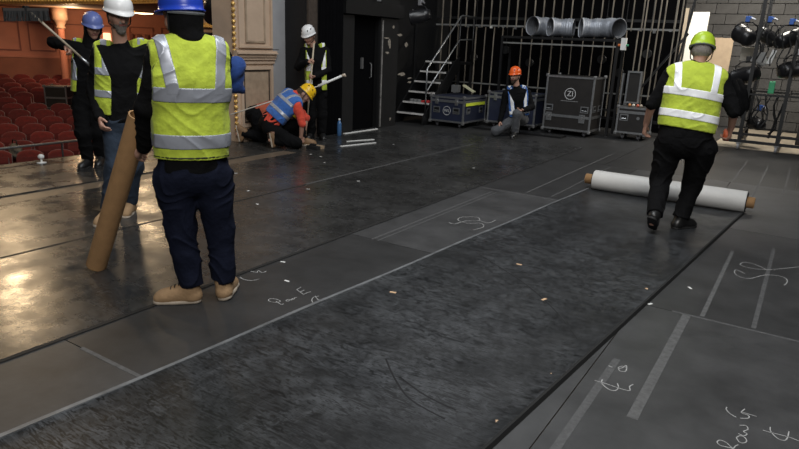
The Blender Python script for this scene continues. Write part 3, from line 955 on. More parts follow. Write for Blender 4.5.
# tall black case
t, body = flight_case('flight_case', 'tall black flight case with round white emblem standing under the duct shelf', (-3.965, 12.52, 0), (0.95, 0.72, 1.03), M_BRN, 0.27)
MB().ring((0.02, -0.352, 0.80), 0.105, 0.012, 'Y').build('emblem_ring', M_LOGO, t)
text_obj('emblem_letters', 'ZI', 0.14, (0.02, -0.353, 0.80), ROT_FRONT, M_LOGO, t)
MB().box((-0.15, -0.354, 0.655), (0.19, -0.350, 0.668)).build('emblem_caption', mat('stencil_grey', (0.16, 0.16, 0.16), 0.7), t)
handle(t, (-0.37, -0.353, 0.52), 'Y')
handle(t, (0.33, -0.353, 0.52), 'Y')
latch(t, (-0.36, -0.362, 0.345))
latch(t, (0.30, -0.362, 0.345))
handle(t, (0.468, -0.17, 0.53), 'X')
handle(t, (0.468, 0.16, 0.53), 'X')

# navy case in front of the stairs
t, body = flight_case('flight_case', 'navy flight case with lime tape on its end beside the stairs', (-6.18, 11.87, 0), (0.78, 1.03, 0.51), M_BLUE, 0.42)
MB().ring((0.0, -0.507, 0.33), 0.085, 0.008, 'Y').build('emblem_ring', MATS['stencil_white'], t)
text_obj('emblem_letters', 'WL', 0.085, (0.0, -0.508, 0.33), ROT_FRONT, M_LOGO, t)
handle(t, (-0.235, -0.508, 0.34), 'Y')
handle(t, (0.215, -0.508, 0.34), 'Y')
latch(t, (-0.235, -0.517, 0.515), 0.07, 0.13)
latch(t, (0.215, -0.517, 0.515), 0.07, 0.13)
MB().box((0.385, -0.43, 0.44), (0.393, 0.42, 0.50)).build('lime_tape_strip', M_LIME, t)
handle(t, (0.383, -0.30, 0.34), 'X')
handle(t, (0.383, 0.28, 0.34), 'X')
# navy case behind the kneeling person
t, body = flight_case('flight_case', 'navy flight case with a white W behind the kneeling person in orange helmet', (-5.14, 12.55, 0), (1.05, 0.75, 0.62), M_BLUE, 0.52)
text_obj('emblem_letters', 'W', 0.12, (-0.18, -0.368, 0.36), ROT_FRONT, M_LOGO, t)
latch(t, (-0.36, -0.377, 0.62), 0.07, 0.13)
latch(t, (0.36, -0.377, 0.62), 0.07, 0.13)
handle(t, (0.33, -0.368, 0.40), 'Y')
# small black case with its lid open
t, body = flight_case('flight_case', 'small black flight case with an upright open lid beside the tall case', (-2.83, 12.78, 0), (0.56, 0.5, 0.50), M_BRN, 0.40, 0.12)
handle(t, (-0.14, -0.243, 0.42), 'Y')
MB().lathe([(0.01, 0), (0.03, 0), (0.03, -0.006), (0.01, -0.006)], 14, (0.12, -0.244, 0.42), 'Y').build('lock', M_ALU, t)
lid = MB().box((-0.27, 0.20, 0.68), (-0.02, 0.25, 1.25)).build('lid', M_BRN, t)
for (a, b2) in (((-0.28, 0.17, 0.66), (-0.25, 0.26, 1.27)), ((-0.04, 0.17, 0.66), (-0.01, 0.26, 1.27)), ((-0.25, 0.17, 1.24), (-0.04, 0.26, 1.27)), ((-0.25, 0.17, 0.66), (-0.04, 0.26, 0.69)), ((-0.36, 0.1, 0.64), (-0.33, 0.2, 1.22))):
    MB().box(a, b2).build('lid_edge', M_ALU, lid)
b_ = MB()
for i, cx in enumerate((-0.10, -0.03, 0.05, 0.11)):
    tag(MB().lathe([(0.012, 0), (0.028, 0.005), (0.03, 0.03), (0.016, 0.05)], 10, (-2.83 + cx, 12.68, 0.623)).build('plug', mat('plug_%s' % 'abcd'[i], ((0.5, 0.22, 0.08), (0.55, 0.5, 0.42), (0.5, 0.10, 0.05), (0.45, 0.38, 0.3))[i], 0.5), None, True),
        ('orange brown cable plug lying on the small black case', 'cream cable plug lying on the small black case', 'red cable plug lying on the small black case', 'beige cable plug lying on the small black case')[i], 'plug', 'plugs on the small case')
# a pale offcut of board on the navy case
o = MB().bar((-6.26, 12.2, 0.80), (-6.0, 12.2, 0.675), 0.1, 0.03).build('board_offcut', mat('pale_wood', (0.52, 0.50, 0.33), 0.7))
tag(o, 'pale board offcut propped on top of the navy case', 'board offcut')
tag(MB().cbox((-6.35, 12.02, 0.732), (0.16, 0.12, 0.15)).build('small_carton', mat('grey_card', (0.10, 0.10, 0.10), 0.8), bevel=0.008), 'small dark carton on top of the navy case', 'carton')
# low black platform the kneeling person works beside
tag(MB().box((-5.7, 11.62, 0), (-3.85, 11.92, 0.035)).build('black_plank', M_BLACKM), 'long black plank lying on the floor in front of the cases', 'plank')

# ------------------------------------------------------------------ duct shelf and ducts
sh = thing('duct_shelf', 'tall black steel shelf frame carrying grey flexible ducts', 'shelf', (-4.3, 12.98, 0))
MB().box((-1.45, -0.22, 1.80), (1.0, 0.28, 1.845)).build('shelf_top', M_BLACKM, sh)
for (x, y) in ((-1.42, -0.2), (0.97, -0.2), (-1.42, 0.26), (0.97, 0.26)):
    MB().box((x - 0.025, y - 0.025, 0), (x + 0.025, y + 0.025, 1.8)).build('post', M_BLACKM, sh)
MB().box((-1.4, -0.22, 1.69), (0.95, -0.19, 1.72)).build('rail', MATS['rail_grey'], sh)
MB().box((-1.4, 0.24, 0.45), (0.95, 0.27, 0.49)).build('rail', M_BLACKM, sh)
M_DUCT = mat('grey_duct', (0.30, 0.32, 0.36), 0.42, 0.35, var=0.2, vscale=14, bump=0.2, bscale=30)


def duct(path, r, label, endopen=True, squash=0.0):
    P = [Vector(p) for p in path]
    Q = []
    for i in range(len(P) - 1):
        p0, p1, p2, p3 = P[max(i - 1, 0)], P[i], P[i + 1], P[min(i + 2, len(P) - 1)]
        m = 14
        for s_ in range(m):
            s = s_ / m
            Q.append(0.5 * ((2 * p1) + (p2 - p0) * s + (2 * p0 - 5 * p1 + 4 * p2 - p3) * s * s + (3 * p1 - p0 - 3 * p2 + p3) * s ** 3))
    Q.append(P[-1])
    rad = [r * (1 + 0.045 * math.cos(i * 2.1)) * (1 + 0.05 * math.sin(i * 0.37)) for i in range(len(Q))]
    t = thing('flexible_duct', label, 'duct', (Q[0].x, Q[0].y, 1.845), 0, 'ducts on the shelf')
    o0 = Vector((Q[0].x, Q[0].y, 1.845))
    Q = [q - o0 for q in Q]
    MB().tube(Q, r, 22, not endopen, rad).build('hose', M_DUCT, t, True)
    MB().tube([q for q in Q], r, 22, False, [x * 0.93 for x in rad]).build('lining', mat('duct_lining', (0.09, 0.095, 0.105), 0.6), t, True)
    d = (Q[1] - Q[0]).normalized()
    MB().tube([Q[0] - d * 0.012, Q[0] + d * 0.02], r, 22, False, [r * 1.06, r * 1.06]).build('end_collar', mat('duct_collar', (0.52, 0.54, 0.58), 0.4, 0.3), t, True)
    return t


duct([(-5.09, 12.80, 2.055), (-5.00, 13.0, 2.05), (-4.90, 13.17, 2.05)], 0.178, 'grey flexible duct with its wide open end at the free end of the shelf')
duct([(-4.72, 12.82, 2.04), (-4.55, 12.98, 2.04), (-4.30, 13.02, 2.04)], 0.170, 'short grey flexible duct with a small open mouth in mid shelf')
duct([(-4.10, 12.86, 2.045), (-3.93, 12.96, 2.045), (-3.72, 12.98, 2.05), (-3.50, 12.93, 2.055), (-3.36, 12.84, 2.045)], 0.175, 'long bent grey flexible duct slumped at the shelf end near the small white box', True)
tag(MB().cbox((-3.20, 12.70, 1.76), (0.10, 0.06, 0.22)).build('junction_box', M_WHITE, bevel=0.006), 'small white box fixed to the end of the duct shelf', 'junction box')
bx_ = bpy.data.objects['junction_box']
MB().lathe([(0.01, 0), (0.025, 0), (0.025, -0.05), (0.01, -0.05)], 10, (-3.25, 12.70, 1.74), 'X').build('orange_gland', mat('orange_plastic', (0.6, 0.16, 0.03), 0.5), bx_)
MB().lathe([(0.01, 0), (0.02, 0), (0.02, 0.04), (0.01, 0.04)], 10, (-3.15, 12.70, 1.74), 'X').build('green_gland', mat('green_plastic', (0.05, 0.3, 0.16), 0.5), bx_)

# ------------------------------------------------------------------ scene dock: leaning panels
def leaning(name, label, cat, x0, x1, y, z0, z1, th, m_, lean=0.06):
    vs_ = []
    for (yy, zz) in ((y, z0), (y + lean * (z1 - z0), z1)):
        vs_ += [(x0, yy, zz), (x1, yy, zz), (x1, yy + th, zz), (x0, yy + th, zz)]
    o = MB().add(vs_, [(0, 3, 2, 1), (4, 5, 6, 7), (0, 1, 5, 4), (1, 2, 6, 5), (2, 3, 7, 6), (3, 0, 4, 7)]).build(name, m_)
    return tag(o, label, cat)


o = leaning('leaning_board', 'tall bright white board leaning in the scene dock', 'board', -2.60, -2.22, 15.5, 0.0, 2.52, 0.03, mat('bright_white', (0.85, 0.83, 0.76), 0.6))
leaning('timber_batten', 'pale timber batten leaning beside the tall white board', 'batten', -2.72, -2.65, 15.5, 0.0, 2.60, 0.04, mat('batten_wood', (0.40, 0.34, 0.26), 0.7))
leaning('plywood_sheet', 'tan plywood sheet leaning against the block wall', 'plywood', -2.30, -1.76, 16.5, 0.0, 2.02, 0.02, mat('plywood', (0.40, 0.30, 0.20), 0.7, var=0.1), 0.04)

# ------------------------------------------------------------------ lamp trolley
tr = thing('lamp_trolley', 'black steel lamp trolley frame on castors hung with stage lanterns', 'trolley', (-0.6, 13.4, 0))
L_ = lambda x, y, z: (x + 0.6, y - 13.4, z)
posts = ((-1.02, 13.0), (-0.36, 13.0), (-1.15, 14.5), (0.25, 14.5))
for (x, y) in ((-1.0, 13.0), (-0.40, 13.0), (-1.0, 14.3), (0.30, 14.3), (0.30, 13.0)):
    MB().box(L_(x - 0.03, y - 0.03, 0.12), L_(x + 0.03, y + 0.03, 3.2)).build('post', M_BLACKM, tr)
for z, w in ((0.99, 0.035), (0.15, 0.05), (0.28, 0.03), (2.9, 0.05)):
    for y in (13.0, 14.3):
        MB().box(L_(-1.25, y - w / 2, z - w / 2), L_(0.4, y + w / 2, z + w / 2)).build('cross_rail', M_BLACKM, tr)
    for x in (-1.0, -0.40, 0.30):
        MB().box(L_(x - w / 2, 13.0, z - w / 2), L_(x + w / 2, 14.3, z + w / 2)).build('side_rail', M_BLACKM, tr)
MB().tube([L_(-0.55, 13.0, 0.25), L_(-0.40, 13.0, 0.95)], 0.02, 6).build('brace', M_BLACKM, tr)
for (x, y) in ((-0.40, 12.98), (-1.0, 12.98), (-1.0, 14.3), (0.30, 14.3)):
    c_ = MB().cbox(L_(x, y, 0.115), (0.07, 0.06, 0.03)).build('castor', M_STEEL, tr)
    MB().lathe([(0.012, -0.02), (0.055, -0.02), (0.057, 0), (0.055, 0.02), (0.012, 0.02)], 16, L_(x, y, 0.057), 'X').build('wheel', mat('grey_wheel', (0.25, 0.25, 0.26), 0.4), c_, True)

M_LANT = mat('lantern_black', (0.014, 0.014, 0.016), 0.32, 0.2)
M_CLAMP = mat('blue_clamp', (0.04, 0.12, 0.42), 0.4, 0.3)
M_SILV = mat('silver_bracket', (0.5, 0.5, 0.52), 0.3, 0.7)


def lantern(loc, az, el, label, r=0.15, ln=0.34, clampm=M_CLAMP, hang=0.26):
    t = thing('stage_lantern', label, 'stage lamp', loc, 0, 'stage lanterns')
    R = Matrix.Rotation(az, 4, 'Z') @ Matrix.Rotation(el, 4, 'X')
    def part(b, name, m_, sm=True):
        b.v = [tuple(R @ Vector(p)) for p in b.v]
        return b.build(name, m_, t, sm)
    body = part(MB().lathe([(0.05, -ln * 0.62), (r * 0.72, -ln * 0.60), (r, -ln * 0.3), (r, ln * 0.42), (r * 1.08, ln * 0.44), (r * 1.08, ln * 0.5), (r * 0.85, ln * 0.5), (r * 0.8, ln * 0.4)], 20, axis='Y'), 'lamp_body', M_LANT)
    part(MB().lathe([(0.01, ln * 0.41), (r * 0.8, ln * 0.41), (r * 0.78, ln * 0.43), (0.01, ln * 0.46)], 18, axis='Y'), 'lens', mat('lens_glass', (0.25, 0.27, 0.30), 0.12, 0.2))
    b = MB().tube([(-r - 0.02, 0, 0), (-r - 0.03, 0, hang * 0.6), (-r * 0.6, 0, hang * 0.9), (r * 0.6, 0, hang * 0.9), (r + 0.03, 0, hang * 0.6), (r + 0.02, 0, 0)], 0.012, 6)
    b.build('yoke', M_LANT, t)
    c = MB().cbox((0, 0, hang + 0.03), (0.07, 0.06, 0.10)).cbox((0.05, 0, hang + 0.05), (0.05, 0.045, 0.045)).build('hook_clamp', clampm, t, bevel=0.008)
    MB().tube([(0.06, -0.02, hang + 0.05), (0.13, -0.05, hang + 0.02)], 0.015, 6).build('wing_bolt', M_SILV, c)
    return t


lantern((-1.24, 13.22, 1.98), 0.6, 0.3, 'big black can lantern on the trolley post by the plywood', 0.15, 0.36)
lantern((-0.92, 13.62, 2.0), -0.8, -0.4, 'black lantern with blue clamp high on the trolley', 0.12, 0.34)
lantern((-0.56, 13.25, 1.95), -0.7, 0.3, 'glossy black lantern tilted on the right hand trolley post', 0.14, 0.40)
lantern((-0.38, 13.30, 1.45), -1.1, 0.2, 'dark lantern pointing sideways low on the trolley', 0.15, 0.42, M_SILV)
lantern((-1.12, 13.30, 1.30), 0.9, -0.2, 'dark lantern hanging behind the lime vest', 0.15, 0.40, M_BLACKM)
lantern((-0.80, 13.45, 0.45), 0.5, 0.1, 'small lantern with navy housing at the bottom of the trolley', 0.11, 0.30)
o = MB().add([(-1.02, 13.14, 1.70), (-0.86, 13.12, 1.72), (-0.80, 13.16, 1.52), (-0.86, 13.2, 1.48), (-1.08, 13.2, 1.56), (-1.02, 13.17, 1.70), (-0.86, 13.15, 1.72), (-0.80, 13.19, 1.52), (-0.86, 13.23, 1.48), (-1.08, 13.23, 1.56)],
             [(0, 1, 2, 3, 4), (9, 8, 7, 6, 5)] + [(i, (i + 1) % 5, 5 + (i + 1) % 5, 5 + i) for i in range(5)]).build('metal_plate', mat('pale_metal', (0.55, 0.55, 0.54), 0.4, 0.3))
tag(o, 'bent pale metal plate hung on the lamp trolley', 'metal plate')
tag(MB().bar((-0.78, 13.1, 1.52), (-0.72, 13.1, 1.76), 0.07, 0.02).build('name_plate', M_WHITE), 'small white tag plate hung on the lamp trolley', 'tag plate')
tag(MB().box((-0.72, 13.3, 1.005), (-0.62, 13.4, 1.22)).build('green_bottle', mat('green_can', (0.05, 0.35, 0.16), 0.4), bevel=0.02), 'small green canister on the trolley rail', 'canister')
tag(MB().box((-0.15, 14.6, 0.0), (0.75, 15.2, 1.05)).build('black_cabinet', M_BRN, bevel=0.02), 'black wheeled cabinet behind the lamp trolley', 'cabinet')
for i in range(4):
    pts = [(-1.0 + 0.16 * i + 0.05 * math.sin(j * 1.3 + i), 13.15 + 0.05 * math.cos(j + i), 1.0 - 0.62 * math.sin(math.pi * j / 12) * (0.8 + 0.1 * i)) for j in range(13)]
    tag(MB().tube(pts, 0.014, 6).build('cable', M_RUB, None, True), 'black cable looped below the trolley rail', 'cable', 'cables on the trolley')

# ------------------------------------------------------------------ PEOPLE: signed distance bodies meshed with surface nets
def v3(p): return np.array(p, dtype=np.float64)
def unit(a): return a / (np.linalg.norm(a) + 1e-9)


class Cone:
    """tapered capsule, optionally elliptical (side = wide direction, ratio = depth / width)"""
    def __init__(s, a, b, ra, rb, k=0.02, lab=0, side=None, ratio=1.0):
        s.a, s.b, s.ra, s.rb, s.k, s.lab, s.ratio = v3(a), v3(b), ra, rb, k, lab, ratio
        s.side = None if side is None else v3(side)
        m = max(ra, rb) + k + 0.03
        s.lo, s.hi = np.minimum(s.a, s.b) - m, np.maximum(s.a, s.b) + m

    def d(s, X, Y, Z):
        ab = s.b - s.a
        L2 = ab @ ab + 1e-12
        px, py, pz = X - s.a[0], Y - s.a[1], Z - s.a[2]
        t = np.clip((px * ab[0] + py * ab[1] + pz * ab[2]) / L2, 0, 1)
        rx, ry, rz = px - t * ab[0], py - t * ab[1], pz - t * ab[2]
        R = s.ra + (s.rb - s.ra) * t
        if s.side is None:
            return np.sqrt(rx * rx + ry * ry + rz * rz) - R
        ax = unit(ab)
        sd = unit(s.side - ax * (s.side @ ax))
        fw = np.cross(ax, sd)
        a_ = rx * sd[0] + ry * sd[1] + rz * sd[2]
        b_ = (rx * fw[0] + ry * fw[1] + rz * fw[2]) / s.ratio
        c_ = rx * ax[0] + ry * ax[1] + rz * ax[2]
        q = np.sqrt(a_ * a_ + b_ * b_ + c_ * c_ * (1.0 / s.ratio))
        return (q - R) * (0.5 + 0.5 * s.ratio)


class Ell:
    def __init__(s, c, r, axes=None, k=0.02, lab=0):
        s.c, s.r, s.k, s.lab = v3(c), v3(r), k, lab
        s.ax = np.eye(3) if axes is None else np.array(axes)
        m = max(r) + k + 0.03
        s.lo, s.hi = s.c - m, s.c + m

    def d(s, X, Y, Z):
        px, py, pz = X - s.c[0], Y - s.c[1], Z - s.c[2]
        q = [(px * a[0] + py * a[1] + pz * a[2]) for a in s.ax]
        k0 = np.sqrt(sum((q[i] / s.r[i]) ** 2 for i in range(3))) + 1e-9
        k1 = np.sqrt(sum((q[i] / s.r[i] ** 2) ** 2 for i in range(3))) + 1e-9
        return k0 * (k0 - 1) / k1


def field(prims, h, post=None):
    lo = np.min([p.lo for p in prims], axis=0) - h
    hi = np.max([p.hi for p in prims], axis=0) + h
    n = np.ceil((hi - lo) / h).astype(int) + 1
    ax = [(lo[i] + h * np.arange(n[i])).astype(np.float32) for i in range(3)]
    D = np.full(tuple(n), 0.4, np.float32)
    Lb = np.zeros(tuple(n), np.int8)
    for p in prims:
        i0 = np.maximum(((p.lo - lo) / h).astype(int), 0)
        i1 = np.minimum(((p.hi - lo) / h).astype(int) + 2, n)
        sl = tuple(slice(i0[i], i1[i]) for i in range(3))
        X, Y, Z = ax[0][sl[0], None, None], ax[1][None, sl[1], None], ax[2][None, None, sl[2]]
        dp = p.d(X, Y, Z).astype(np.float32)
        d0 = D[sl]
        closer = dp < d0
        hh = np.clip(0.5 + 0.5 * (d0 - dp) / p.k, 0, 1)
        D[sl] = d0 + (dp - d0) * hh - p.k * hh * (1 - hh)
        Lb[sl] = np.where(closer, p.lab, Lb[sl])
    if post:
        D = post(D, ax[0][:, None, None], ax[1][None, :, None], ax[2][None, None, :]).astype(np.float32)
    return D, Lb, lo, h


def surface_net(D, Lb, lo, h):
    S = D < 0
    nx, ny, nz = D.shape
    c = np.zeros((nx - 1, ny - 1, nz - 1), np.int8)
    for dx in (0, 1):
        for dy in (0, 1):
            for dz in (0, 1):
                c += S[dx:nx - 1 + dx, dy:ny - 1 + dy, dz:nz - 1 + dz]
    I = np.argwhere((c > 0) & (c < 8))
    idx = np.full(c.shape, -1, np.int32)
    idx[I[:, 0], I[:, 1], I[:, 2]] = np.arange(len(I))
    acc = np.zeros((len(I), 3))
    cnt = np.zeros(len(I))
    corners = [(0, 0, 0), (1, 0, 0), (0, 1, 0), (1, 1, 0), (0, 0, 1), (1, 0, 1), (0, 1, 1), (1, 1, 1)]
    val = np.stack([D[I[:, 0] + q[0], I[:, 1] + q[1], I[:, 2] + q[2]] for q in corners], 1)
    for a in range(8):
        for b in range(a + 1, 8):
            if sum(abs(corners[a][i] - corners[b][i]) for i in range(3)) != 1:
                continue
            va, vb = val[:, a], val[:, b]
            m = (va < 0) != (vb < 0)
            t = va[m] / (va[m] - vb[m])
            pa, pb = np.array(corners[a], float), np.array(corners[b], float)
            acc[m] += pa + t[:, None] * (pb - pa)
            cnt[m] += 1
    V = lo + h * (I + acc / cnt[:, None])
    labs = Lb[I[:, 0], I[:, 1], I[:, 2]]
    Q = []
    for axis in range(3):
        o = [i for i in range(3) if i != axis]
        s0 = [slice(None)] * 3
        s1 = [slice(None)] * 3
        s0[axis], s1[axis] = slice(0, -1), slice(1, None)
        A, B = S[tuple(s0)], S[tuple(s1)]
        E_ = np.argwhere(A != B)
        ok = (E_[:, o[0]] > 0) & (E_[:, o[1]] > 0) & (E_[:, o[0]] < D.shape[o[0]] - 1) & (E_[:, o[1]] < D.shape[o[1]] - 1)
        E_ = E_[ok]
        flip = A[E_[:, 0], E_[:, 1], E_[:, 2]]
        q = []
        for (da, db) in ((-1, -1), (0, -1), (0, 0), (-1, 0)):
            P = E_.copy()
            P[:, o[0]] += da
            P[:, o[1]] += db
            q.append(idx[P[:, 0], P[:, 1], P[:, 2]])
        q = np.stack(q, 1)
        if axis == 1:
            flip = ~flip
        q = np.where(flip[:, None], q, q[:, ::-1])
        Q.append(q)
    return V, np.concatenate(Q), labs


def sdf_obj(name, prims, h, mats, parent, post=None):
    D, Lb, lo, h = field(prims, h, post)
    V, Q, labs = surface_net(D, Lb, lo, h)
    if len(V) == 0:
        return None
    me = bpy.data.meshes.new(name)
    me.vertices.add(len(V))
    me.vertices.foreach_set('co', V.astype(np.float32).ravel())
    me.loops.add(len(Q) * 4)
    me.loops.foreach_set('vertex_index', Q.astype(np.int32).ravel())
    me.polygons.add(len(Q))
    me.polygons.foreach_set('loop_start', np.arange(0, len(Q) * 4, 4, dtype=np.int32))
    for m_ in mats:
        me.materials.append(m_)
    if len(mats) > 1:
        me.polygons.foreach_set('material_index', np.clip(labs[Q[:, 0]], 0, len(mats) - 1).astype(np.int32))
    me.polygons.foreach_set('use_smooth', np.ones(len(Q), dtype=bool))
    me.update(calc_edges=True)
    me.validate()
    return mesh_obj(name, me, None, parent)


M_SKIN = mat('skin', (0.42, 0.235, 0.17), 0.55, var=0.06, vscale=20)
M_EYE = mat('eye', (0.02, 0.015, 0.012), 0.3)
M_LIP = mat('lips', (0.30, 0.12, 0.10), 0.5)
HAIR = {'brown': mat('hair_brown', (0.045, 0.025, 0.014), 0.7, var=0.3, vscale=60, bump=0.6, bscale=120),
        'grey': mat('hair_grey', (0.20, 0.18, 0.16), 0.7, var=0.3, vscale=60, bump=0.6, bscale=120),
        'dark': mat('hair_dark', (0.018, 0.013, 0.010), 0.7, var=0.3, vscale=60, bump=0.6, bscale=120)}


def cloth(name, col, rough=0.85, sheen=0.1):
    return mat(name, col, rough, var=0.18, vscale=9, bump=0.45, bscale=22, spec=0.12, sheen=sheen)


M_LIMEV = cloth('hi_vis_lime', (0.44, 0.54, 0.055), 0.7)
M_BLUEV = cloth('hi_vis_blue', (0.05, 0.14, 0.42), 0.7)
M_REFL = mat('reflective_tape', (0.36, 0.38, 0.43), 0.35, 0.25, var=0.08, vscale=20)
M_REFLW = mat('reflective_tape_bright', (0.92, 0.93, 0.95), 0.3, 0.0, var=0.04, vscale=20)
M_SOLE = mat('boot_sole', (0.40, 0.34, 0.27), 0.8)
M_SOLEB = mat('boot_sole_black', (0.012, 0.012, 0.012), 0.7)


def helmet(root, Hc, F, U, R, m_, style):
    """style 'brim' = classic with peak, 'climb' = close fitting with vents"""
    O = Hc + U * 0.066
    rx, ry, rz = (0.108, 0.130, 0.118) if style == 'brim' else (0.104, 0.124, 0.112)
    n, k = 32, 9
    V, Fc = [], []
    for i in range(k + 1):
        ph = math.pi / 2 * i / k
        for j in range(n):
            a = 2 * math.pi * j / n
            cx, cy = math.cos(a), math.sin(a)
            ridge = 1.0
            if style == 'brim':
                ridge = 1 + 0.03 * math.exp(-((cx * math.sin(ph)) / 0.12) ** 2) + 0.015 * math.exp(-((abs(cx * math.sin(ph)) - 0.42) / 0.1) ** 2)
            sp = math.sin(ph) ** 0.92
            V.append(O + R * rx * cx * sp + F * ry * cy * sp + U * rz * math.cos(ph) * ridge)
    # rim: drop, flare, under
    for (drop, flare, peak) in ((0.022, 0.0, 0.0), (0.026, 0.010, 0.030 if style == 'brim' else 0.014), (0.033, 0.010, 0.030 if style == 'brim' else 0.014), (0.034, -0.006, -0.006)):
        for j in range(n):
            a = 2 * math.pi * j / n
            cx, cy = math.cos(a), math.sin(a)
            pk = peak * max(0.0, cy) ** 2.5
            back = 0.0 if style == 'brim' else 0.018 * max(0.0, -cy)
            V.append(O + R * (rx + flare) * cx + F * ((ry + flare) * cy + pk) - U * (drop + back + (0.012 * max(0, cy) ** 3 if peak > 0 else 0)))
    rows = k + 5
    for i in range(rows - 1):
        for j in range(n):
            j2 = (j + 1) % n
            Fc.append((i * n + j, i * n + j2, (i + 1) * n + j2, (i + 1) * n + j))
    b = MB().add(V, Fc)
    o = b.build('hard_hat', m_, root, True)
    md = o.modifiers.new('shell', 'SOLIDIFY')
    md.thickness = 0.003
    if style == 'climb':
        for sx in (-1, 1):
            for (az, el) in ((0.35, 0.62), (1.0, 0.70), (-0.5, 0.62)):
                ph = math.pi / 2 * el
                c = O + R * sx * rx * math.cos(az) * math.sin(ph) + F * ry * math.sin(az) * math.sin(ph) + U * rz * math.cos(ph)
                nn = unit(R * sx * math.cos(az) * math.sin(ph) + F * math.sin(az) * math.sin(ph) + U * math.cos(ph))
                t1 = unit(np.cross(nn, R))
                t2 = np.cross(nn, t1)
                vv = [c + nn * 0.003 + t1 * 0.018 * math.cos(q * math.pi / 4) + t2 * 0.008 * math.sin(q * math.pi / 4) for q in range(8)]
                vv += [c - nn * 0.004 + t1 * 0.018 * math.cos(q * math.pi / 4) + t2 * 0.008 * math.sin(q * math.pi / 4) for q in range(8)]
                MB().add(vv, [tuple(range(8))] + [(q, (q + 1) % 8, 8 + (q + 1) % 8, 8 + q) for q in range(8)]).build('vent', M_RUB, o)
    # chin strap
    pts = [Hc + R * 0.098 + U * 0.045 + F * 0.01, Hc + R * 0.085 - U * 0.06 + F * 0.025, Hc - U * 0.125 + F * 0.055,
           Hc - R * 0.085 - U * 0.06 + F * 0.025, Hc - R * 0.098 + U * 0.045 + F * 0.01]
    MB().tube(pts, 0.0055, 6).build('chin_strap', M_RUB, o)
    MB().tube([Hc + R * 0.103 * math.cos(q) - F * 0.125 * math.sin(q) - U * 0.012 * math.sin(q) + U * 0.03 for q in np.linspace(0, math.pi, 12)], 0.010, 6).build('headband', mat('headband_grey', (0.16, 0.17, 0.19), 0.6), o)
    return o


